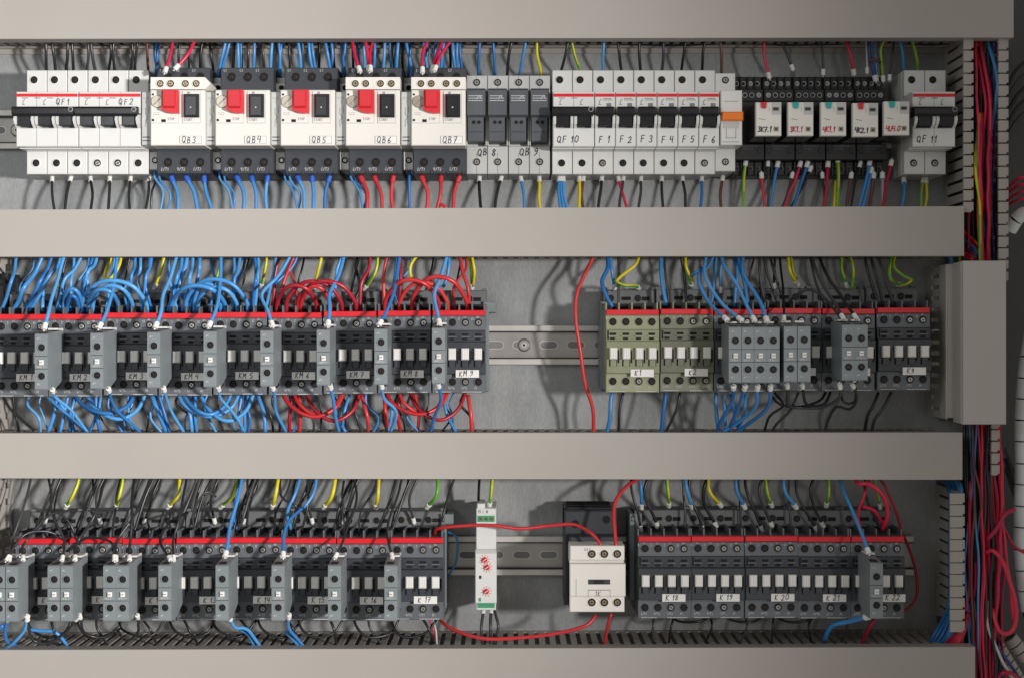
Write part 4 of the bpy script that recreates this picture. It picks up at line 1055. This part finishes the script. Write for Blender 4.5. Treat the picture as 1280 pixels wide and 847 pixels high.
for i,(pts,w) in enumerate((([(85,676,112),(60,664,126),(30,668,140),(10,697,160)],'arching low over the K10 stripe'),([(143,697,160),(138,676,140),(110,672,120),(84,688,114)],'arching low over the K11 stripe'),([(212,697,160),(200,672,130),(215,650,110),(234,640,90)],'snaking over the K12 stripe'),
   ([(420,694,160),(436,660,130),(446,620,100),(440,590,80)],'sweeping up from the block beside K16'),([(490,694,160),(485,664,130),(492,630,100),(505,590,80)],'rising from the block beside K17'),([(270,620,90),(256,615,100),(242,640,100),(244,664,90)],'looped above contactor K13'),([(256,590,80),(246,620,90),(240,655,88)],'dropping above contactor K13'),
   ([(350,592,70),(352,620,90),(370,632,94),(374,650,80)],'curled above contactor K15'),([(430,600,80),(427,630,96),(430,660,100),(428,666,90)],'in the tangle above contactor K16'),([(440,600,80),(422,640,96),(424,664,90)],'crossing the tangle above contactor K16'),([(384,592,76),(386,630,88),(376,664,86)],'dropping behind the blue pair at K15'),([(310,592,70),(307,625,80),(309,660,80)],'with a red end above contactor K14'))):
    wire('k',pts,w,1.8,'s' if pts[0][2]==160 else ('e' if pts[-1][2]==160 else ''),G7)
for pts,w in (([(303,590,80),(298,620,100),(290,650,120),(282,692,160)],'to the block beside the K14 label, front strand'),([(298,590,76),(295,630,88),(293,650,84),(296,662,80)],'short, behind the strand to the K14 block'),
  ([(377,590,76),(368,618,92),(360,640,96),(365,664,84)],'short, above contactor K15'),([(378,634,96),(362,650,120),(355,670,140),(354,693,160)],'to the block beside the K15 label'),([(396,590,80),(392,615,90),(380,634,98)],'leaning down to the tangle above K15'),
  ([(1048,590,86),(1058,620,110),(1072,655,136),(1085,688,160)],'long diagonal to the block in front of K22')):
    wire('b',pts,w,2.3,'e' if pts[-1][2]==160 else '',G7)
wire('yg',[(616,588,76),(614,612,84),(612,630,70)],'with white ferrule into the top of the white timer',2.4,'e',G7)
wire('k',[(600,588,60),(598,625,50),(597,640,44)],'thin, behind the top of the white timer',2,'',G7)
wire('r',[(543,668,92),(548,660,110),(575,657,120),(612,656,122),(650,660,118),(690,656,112),(720,655,116),(742,668,130),(753,684,134)],'long loose run from K17 across the timer to the cream contactor',2.6,'','loose red wires of the bottom row')
wire('r',[(806,594,80),(785,606,96),(770,625,110),(767,650,120),(770,684,134)],'curving from the duct into the top right of the cream contactor',2.8,'','loose red wires of the bottom row')
wire('r',[(548,772,90),(565,785,110),(600,797,128),(640,797,130),(690,792,128),(730,782,126),(745,768,120)],'long sagging run under the timer to the cream contactor',2.6,'','loose red wires of the bottom row')
wire('r',[(764,766,110),(760,782,104),(755,806,90)],'short, from the foot of the cream contactor into the duct',2.4,'','loose red wires of the bottom row')
wire('b',[(560,664,50),(572,672,50),(570,700,44),(560,720,40)],'thin, looping against the panel between K17 and the timer',1.6,'','wires around the white timer')
for i,xx in enumerate((604,614,618)):
    wire('k',[(xx,763,72),(xx-(1 if i<2 else -3),784,84),(xx-1,806,80)],'%s of three below the white timer'%('left','middle','right')[i],2.2,'s' if i<2 else '','wires around the white timer')
# row 3 right
G8='wires above contactors K18 to K22'
for i,(xk,bb,yy) in enumerate(((793,800,833),(866,857,886),(936,920,956),(1000,980,1034))):
    n=18+i
    wire('b',[(bb-1,590,80),(bb+1,612,86),(bb+ (2,8,10,14)[i],632,72)],'with white ferrule above contactor K%d'%n,2.6,'e',G8)
    wire('yg' if i!=1 else 'y',[(yy,590,80),(yy+2,614,88),(yy+(3,14,8,-1)[i],630,70)],'with fat ferrule above contactor K%d'%n,2.4,'e',G8)
    wire('k',[(xk-4,590,70),(xk-1,620,76),(xk+8+i*4,660,72)],'left strand above contactor K%d'%n,2.,'e',G8)
    wire('k',[(xk+20,590,76),(xk+14,615,84),(xk+28,655,74)],'right strand above contactor K%d'%n,2.2,'e',G8)
    if i: wire('k',[(xk-14,590,66),(xk-12,630,70),(xk-10,664,74)],'thin strand left of contactor K%d'%n,1.6,'',G8)
for i,(pts,w,r) in enumerate((([(1071,590,100),(1072,604,112),(1086,604,118),(1104,618,118),(1110,640,112),(1103,662,98)],'thick, hooking over contactor K22',3.2),([(1094,590,90),(1108,610,96),(1120,640,92),(1126,662,80),(1134,680,60),(1146,715,50),(1144,750,50),(1120,770,50)],'long, swinging round the right side of contactor K22',2.),
   ([(1088,596,90),(1080,618,96),(1072,640,90),(1076,660,86)],'thin, left above contactor K22',2.2),([(1078,632,96),(1094,638,98),(1104,656,92)],'short, crossing above contactor K22',2.6))):
    wire('c' if i!=1 else 'r',pts,w,r,'',G8)
wire('k',[(1082,590,80),(1084,620,90),(1096,650,84),(1100,662,80)],'between the red ones above contactor K22',2.,'',G8)
wire('yg',[(1092,590,70),(1098,620,76),(1100,632,70)],'thin, behind the red hook above K22',1.7,'e',G8)
wire('b',[(1084,770,150),(1062,776,120),(1040,782,100),(1030,800,84)],'curving from the block foot at K22 into the duct',3.2,'s',G8)
wire('c',[(1098,768,100),(1086,784,96),(1076,806,84)],'short diagonal below contactor K22',2.6,'',G8)
G9='wires below the bottom row of contactors'
for i in range(18):
    x0=30+i*29+j(8)
    if i%2==0: wire('k',[(x0,770,84),(x0+6,786,96),(x0+24+j(6),796,98),(x0+46+j(6),790,92),(x0+58,772,84)],'@looping loosely under the left bottom contactors',1.7,'',G9)
    else: wire('k',[(x0,770,84),(x0+6+j(6),786,92),(x0+16+j(8),808,80)],'@dropping into the duct under the left bottom contactors',1.8,'',G9)
for i in range(7):
    x0=810+i*40+j(8)
    wire('k',[(x0,768,74),(x0+j(6),782,84),(x0-8+j(8),804,78)],'short drop under the right group, %s from the left'%ORD[i],1.6,'',G9)
for i in range(3):
    x0=835+i*66
    wire('k',[(x0,768,70),(x0+18,776,84),(x0+40,776,84),(x0+55,768,72)],'shallow loop below contactor K%d'%(18+i),1.8,'',G9)
wire('k',[(34,772,150),(38,796,128),(58,804,124),(80,792,128),(96,772,150)],'thick loop between the first two block pairs',2.2,'se',G9)
wire('k',[(100,770,150),(106,790,120),(130,796,110),(150,782,110)],'loop under the second block pair',2.,'s',G9)
wire('k',[(172,770,150),(174,788,120),(158,800,110),(146,786,100)],'loop under the third block pair',2.,'s',G9)
for i,pts in enumerate(([(10,772,150),(6,788,140),(8,800,130),(20,806,110)],[(34,772,150),(30,788,140),(18,802,130),(4,812,110)],[(36,786,110),(52,788,108),(70,790,106),(84,806,96)],[(4,780,110),(-4,790,110),(-10,800,108)],[(287,772,150),(294,784,130),(308,786,116),(326,808,90)],[(300,786,110),(310,792,104),(318,808,88)],[(361,770,150),(360,784,130),(372,798,104),(380,808,88)],[(358,790,110),(368,800,100),(374,808,90)])):
    wire('b',pts,'under the grey blocks of the bottom row, %s from the left'%ORD[i],2.4,'s' if pts[0][2]==150 else '',G9)
wire('c',[(538,772,84),(540,785,84),(547,806,80)],'thin, twisted beside a white one below K17',1.4,'',G9)
wire('w',[(541,772,84),(544,785,86),(546,806,82)],'thin, twisted beside a red one below K17',1.4,'',G9)
# --- right trunk
GT='long wires in the right-hand vertical trunk'
U=[('c',1216,60,1230,110,1229,250,2.6),('c',1222,60,1238,130,1236,300,2.6),('c',1220,60,1222,140,1226,318,2.),('n',1230,60,1244,120,1240,300,2.),('b',1232,60,1246,100,1240,150,2.6),('n',1240,60,1250,100,1248,320,1.8),('k',1226,60,1232,150,1240,320,2.2),('k',1243,60,1251,120,1246,320,2.2),('k',1219,150,1221,200,1218,318,2.),('v',1234,60,1236,160,1230,318,2.),('w',1236,180,1232,240,1226,318,1.5),('yg',1224,160,1220,210,1226,318,2.6),('c',1212,180,1214,240,1211,300,1.8),('k',1238,180,1243,240,1244,330,2.),('c',1236,120,1237,200,1235,330,2.8),('c',1227,160,1225,220,1230,330,2.8),('k',1210,70,1212,160,1210,300,2.4),('k',1214,90,1217,200,1216,320,2.)]
for i,(c,x0,y0,x1,y1,x2,y2,r) in enumerate(U):
    z=(90+i%4*5) if c in ('c','yg','b') else 56+(i*7)%26
    wire(c,[(x0,y0-18,z-14),(x1,y1,z+4),((x1+x2)/2+j(1.5),(y1+y2)/2,z+j(6)),(x2,y2+14,z-5)],'@in the upper part of the right trunk',r,'',GT)
for i in range(7):
    c='crbvgcc'[i] if i!=3 else 'v'
    c={'g':'n'}.get(c,c)
    wire(c,[(1196,284+i*5,60+i*2),(1208,292+i*5,80),(1226 - i*2,312+i*2,92),(1236-i*4,336+i,84)],'fanning out of the duct end above the pale cover, %s from the top'%ORD[i],2.3,'',GT)
wire('b',[(1186,318,60),(1190,326,70),(1186,340,60)],'short, left of the pale cover top',3,'',GT)
wire('yg',[(1198,318,70),(1200,322,74),(1196,336,60)],'short, left of the pale cover top beside the blue one',2,'',GT)
Lw=[('k',1212,1210,1211,2),('n',1216,1215,1226,2),('k',1221,1222,1226,2.6),('k',1226,1228,1226,2.4),('c',1231,1238,1246,2.5),('g',1237,1243,1248,1.4),('k',1240,1245,1249,2.3),('c',1244,1250,1254,2.6),('k',1208,1205,1207,2.4),('n',1234,1238,1240,1.8),('k',1247,1250,1244,2),('v',1224,1232,1236,2)]
for i,(c,x0,x1,x2,r) in enumerate(Lw):
    z=(88+i%4*4) if c in ('c','n') else 60+(i*11)%24
    e={0:1211,1:1229,2:1226,3:1221,4:1240,5:1236,6:1232,7:1243,8:1206,9:1242,10:1238,11:1230}[i]
    wire(c,[(x0,520,z),(x1,570,z+6),(x2,620,z+8),((x2*.5+e*.5)+j(3),700,z),(e,780,z-6),(e+j(3),860,z-10)],'@running down out of the pale cover',r,'',GT)
for pts,c,w,r in (([(1213,600,88),(1212,650,94),(1213,720,92),(1206,762,90),(1196,770,80)],'c','bending left near the bottom of the trunk',2.6),
 ([(1216,650,80),(1219,730,90),(1216,780,84),(1222,850,80)],'c','straight down by the duct end',2.4),
 ([(1268,636,110),(1256,642,112),(1246,660,110),(1234,674,104)],'c','crossing the trunk diagonally',3),
 ([(1233,690,100),(1242,688,112),(1256,706,116),(1268,745,116),(1270,775,112),(1262,790,110),(1248,788,106),(1240,760,96)],'c','in a big loop at the lower right',3),
 ([(1252,640,96),(1256,690,96),(1264,740,92),(1268,780,90)],'c','behind the big loop at the lower right',2.4),
 ([(1253,655,90),(1266,680,90),(1280,690,90)],'c','leaving right of the lower trunk',2),
 ([(1234,750,96),(1236,790,98),(1250,820,98),(1266,846,92)],'w','pale blue sheen, leaning at the lower right',2.2),
 ([(1236,752,90),(1240,795,94),(1256,820,94),(1276,850,88)],'v','leaning beside the pale one at the lower right',2.4),
 ([(1234,700,84),(1236,740,88),(1240,775,88),(1250,800,84)],'n','leaning inside the big red loop',2.2),
 ([(1247,690,80),(1246,720,84),(1242,760,84),(1240,780,80)],'yg','inside the big red loop',2.4),
 ([(1242,610,80),(1244,650,80),(1243,690,80)],'yg','thin, in the middle of the lower trunk',1.8),
 ([(1246,846,90),(1254,840,96),(1266,842,96),(1276,852,90)],'c','small arc at the bottom right corner',2.8),
 ([(1230,826,80),(1234,840,84),(1236,856,80)],'c','stub at the bottom right corner',2.2)):
    wire(c,pts,w,r,'',GT)
for i in range(6):
    wire('b',[(1178+i*3,600,40+i*4),(1186+i*3.2,612,58+i*6),(1188+i*3,680,56+i*5),(1186+i*3,750,60+i*5),(1178+i*3,775+i*2,70+i*4),(1168+i*3,792+i*3,80),(1160,812,70)],'inside the slotted trunk right of K22, %s from the left'%ORD[i],2.6,'',GT)
for i in range(5):
    wire('c',[(1214-i*1.5,752+i*5,80+i*5),(1208-i,772+i*5,96),(1196,790+i*5,98),(1180+i*2,806+i*5,84)],'sweeping into the bottom duct end, %s from the top'%ORD[i],2.7,'',GT)
for i in range(4):
    wire('c',[(1250,242+i*9,30),(1262,232+i*8,60),(1276,222+i*9,90),(1292,226+i*6,100)],'leaving right of the upper trunk, %s from the top'%ORD[i],2.2,'',GT)
for i in range(5):
    wire('k',[(1256,180-i*16,-30),(1272,150-i*16,-30),(1296,130-i*16,-30)],'dim in the dark gap at the upper right, %s from the bottom'%ORD[i],2.6,'',GT)
for i in range(3):
    wire('k',[(1256,560+i*12,-20),(1268,590+i*12,-10),(1290,640+i*14,-10)],'dim in the dark gap beside the white spiral wrap, %s from the top'%ORD[i],3,'',GT)

# spiral wraps on the right
def wrap(pts,label,r=9,pitch=11,matn='wrap'):
    W=[P(*p) for p in pts]; path=[Vector(p) for p in cr(W,step=2)]
    o0=path[0]
    t=thing('spiral_wrap',label,'cable wrap',tuple(o0),'spiral cable wraps at the right edge')
    m=MB(); acc=0; seg=[]; 
    m.mat(matn)
    cur=[path[0]-o0]
    for a,b in zip(path[:-1],path[1:]):
        acc+=(b-a).length; cur.append(b-o0)
        if acc>=pitch-1.6:
            L0=len(cur)
            m.tube([tuple(p) for p in cur],r,14); cur=[b-o0+(b-a).normalized()*1.6]; acc=0
    m.build('wrap_sleeve',t)
    m=MB().mat('wire_black').tube([tuple(p-o0) for p in path],r*.8,10); m.build('cable_bundle',t)
wrap([(1296,395,60),(1285,450,62),(1279,520,62),(1279,600,62),(1277,690,62),(1288,770,60)],'pale spiral cable wrap running down the right edge of the photo',r=11,pitch=28)
wrap([(1238,792,60),(1252,815,62),(1272,848,64),(1290,880,64)],'grey ribbed cable wrap slanting into the lower right corner',r=9,pitch=11,matn='duct')
wrap([(1262,796,50),(1282,820,52),(1300,840,52)],'short grey ribbed wrap at the right edge above the corner one',r=10,pitch=12,matn='duct')
wrap([(1262,288,40),(1275,270,50),(1296,262,54)],'pale cable wrap stub at the right edge level with the second duct',r=9,pitch=16)
# wires lying inside the ducts, seen through the slots
for yc,xr in ((410,1250),(132,1190),(-147,1190),(-434,1200)):
    for i in range(11):
        yy=yc+ (-20+4*i); zz=24+((i*37)%60); c='knkkvgkkkvk'[i]
        base=(CAMZ-zz)
        wire(c,[(X_,423-(yy+R.uniform(-2,2)+ (yc*0))*1750/base,zz+R.uniform(-4,4)) for X_ in range(-40,xr,60)],'lying inside a duct',2.6,'',GT)
for i in range(26):
    x0=1208+R.uniform(0,44); x1=x0+R.uniform(-6,6); x2=x0+R.uniform(-7,7); z=R.uniform(58,84)
    wire('kkbkcnvkgkkb'[i%12],[(x0,520,z),(x1,600,z+6),(x2,690,z+4),((x0+x2)/2,770,z+6),(x0+R.uniform(-4,8),860,z)],'@strand deep in the lower trunk',R.uniform(1.2,2.),'',GT)
for i in range(15):
    x0=1210+R.uniform(0,42); x2=x0+R.uniform(-6,8); z=R.uniform(84,98)
    wire('ckcbckcnc'[i%9],[(x0,520,z),(x0+R.uniform(-5,5),600,z+4),(x2,690,z+4),((x0+x2)/2,770,z+4),(x0+R.uniform(-4,8),860,z)],'@strand deep in the lower trunk',R.uniform(1.3,2.2),'',GT)
for i in range(16):
    x0=1216+R.uniform(0,28); z=R.uniform(50,84)
    wire('kkbkcnvkkckb'[i%12],[(x0,40,z),(x0+R.uniform(-5,5),140,z+5),(x0+R.uniform(-5,5),240,z+5),(x0+R.uniform(-5,5),340,z)],'@strand deep in the upper trunk',R.uniform(1.2,2.),'',GT)
for i in range(34):
    x0=20+i*17+j(6); c='b' if x0<330 else 'rkb'[i%3]
    if i%4==1: wire(c,[(x0,312,58),(x0-4+j(8),335,64),(x0-10+j(10),360,72),(x0-8+j(8),389,82)],'@in the second layer above the KM contactors',R.uniform(1.3,2.1),'',G3)
    wire(c if i%3 else 'k',[(x0,490,80),(x0+j(8),505,82),(x0+6+j(12),522,84),(x0+8+j(14),545,74)],'@in the second layer below the KM contactors',R.uniform(1.2,2.),'',G4)
for i in range(13):
    x0=40+i*40+j(10)
    wire('k',[(x0,588,50),(x0-6+j(6),612,60),(x0-16+j(8),640,74),(x0-18+j(6),668,88)],'@in the second layer above the bottom contactors',R.uniform(1.2,1.8),'',G7)
for w_ in WL:
    if w_['where'][0]=='@' and ('strand' in w_['where'] or 'layer' in w_['where']): w_['bg']=1
finish_wires()
# added dark bundles that block light leaking through the right trunk's slots
for (y0_,y1_,w_) in ((64,322,'upper'),(534,840,'lower')):
    a=P(1232,y0_,26); b=P(1232,y1_,26)
    t=thing('cable_bundle','black sleeved cable bundle deep in the %s part of the right-hand trunk'%w_,'cable bundle',a)
    m=MB().mat('wire_black')
    for dx in (-13,0,13): m.tube([(dx,0,0),(dx+1,(b[1]-a[1])*.3,2),(dx-1,(b[1]-a[1])*.7,-1),(dx,b[1]-a[1],0)],7,10)
    m.build('sleeve',t)
print('objects',len(bpy.data.objects))

# ---------------------------------------------------------------- camera, light
cam=bpy.data.cameras.new('camera'); co=bpy.data.objects.new('camera',cam); col.objects.link(co)
cam.sensor_width=36; cam.lens=36*1750/1280; cam.clip_start=.01; cam.clip_end=20
co.location=B((0,-0.5,CAMZ)); co.rotation_euler=(math.radians(90),0,0)
bpy.context.scene.camera=co
w=bpy.data.worlds.new('World'); bpy.context.scene.world=w; w.use_nodes=True
w.node_tree.nodes['Background'].inputs['Color'].default_value=(1,.95,.88,1); w.node_tree.nodes['Background'].inputs['Strength'].default_value=.27
def aim(o,t):
    d=Vector(B(t))-o.location; o.rotation_euler=d.to_track_quat('-Z','Y').to_euler()
key=bpy.data.lights.new('key_lamp','SPOT'); key.energy=262; key.spot_size=math.radians(97); key.spot_blend=1; key.shadow_soft_size=.055; key.color=(1,.955,.93)
ko=bpy.data.objects.new('key_lamp',key); col.objects.link(ko); ko.location=B((1460,60,2170)); aim(ko,(-4900,60,122))
fl=bpy.data.lights.new('fill_lamp','AREA'); fl.energy=1.5; fl.size=.35; fl.color=(.94,.97,1)
fo=bpy.data.objects.new('fill_lamp',fl); col.objects.link(fo); fo.location=B((-700,450,1500)); aim(fo,(-300,0,0))
sc=bpy.context.scene
sc.view_settings.view_transform='Standard'; sc.view_settings.look='None'; sc.view_settings.exposure=0; sc.view_settings.gamma=1
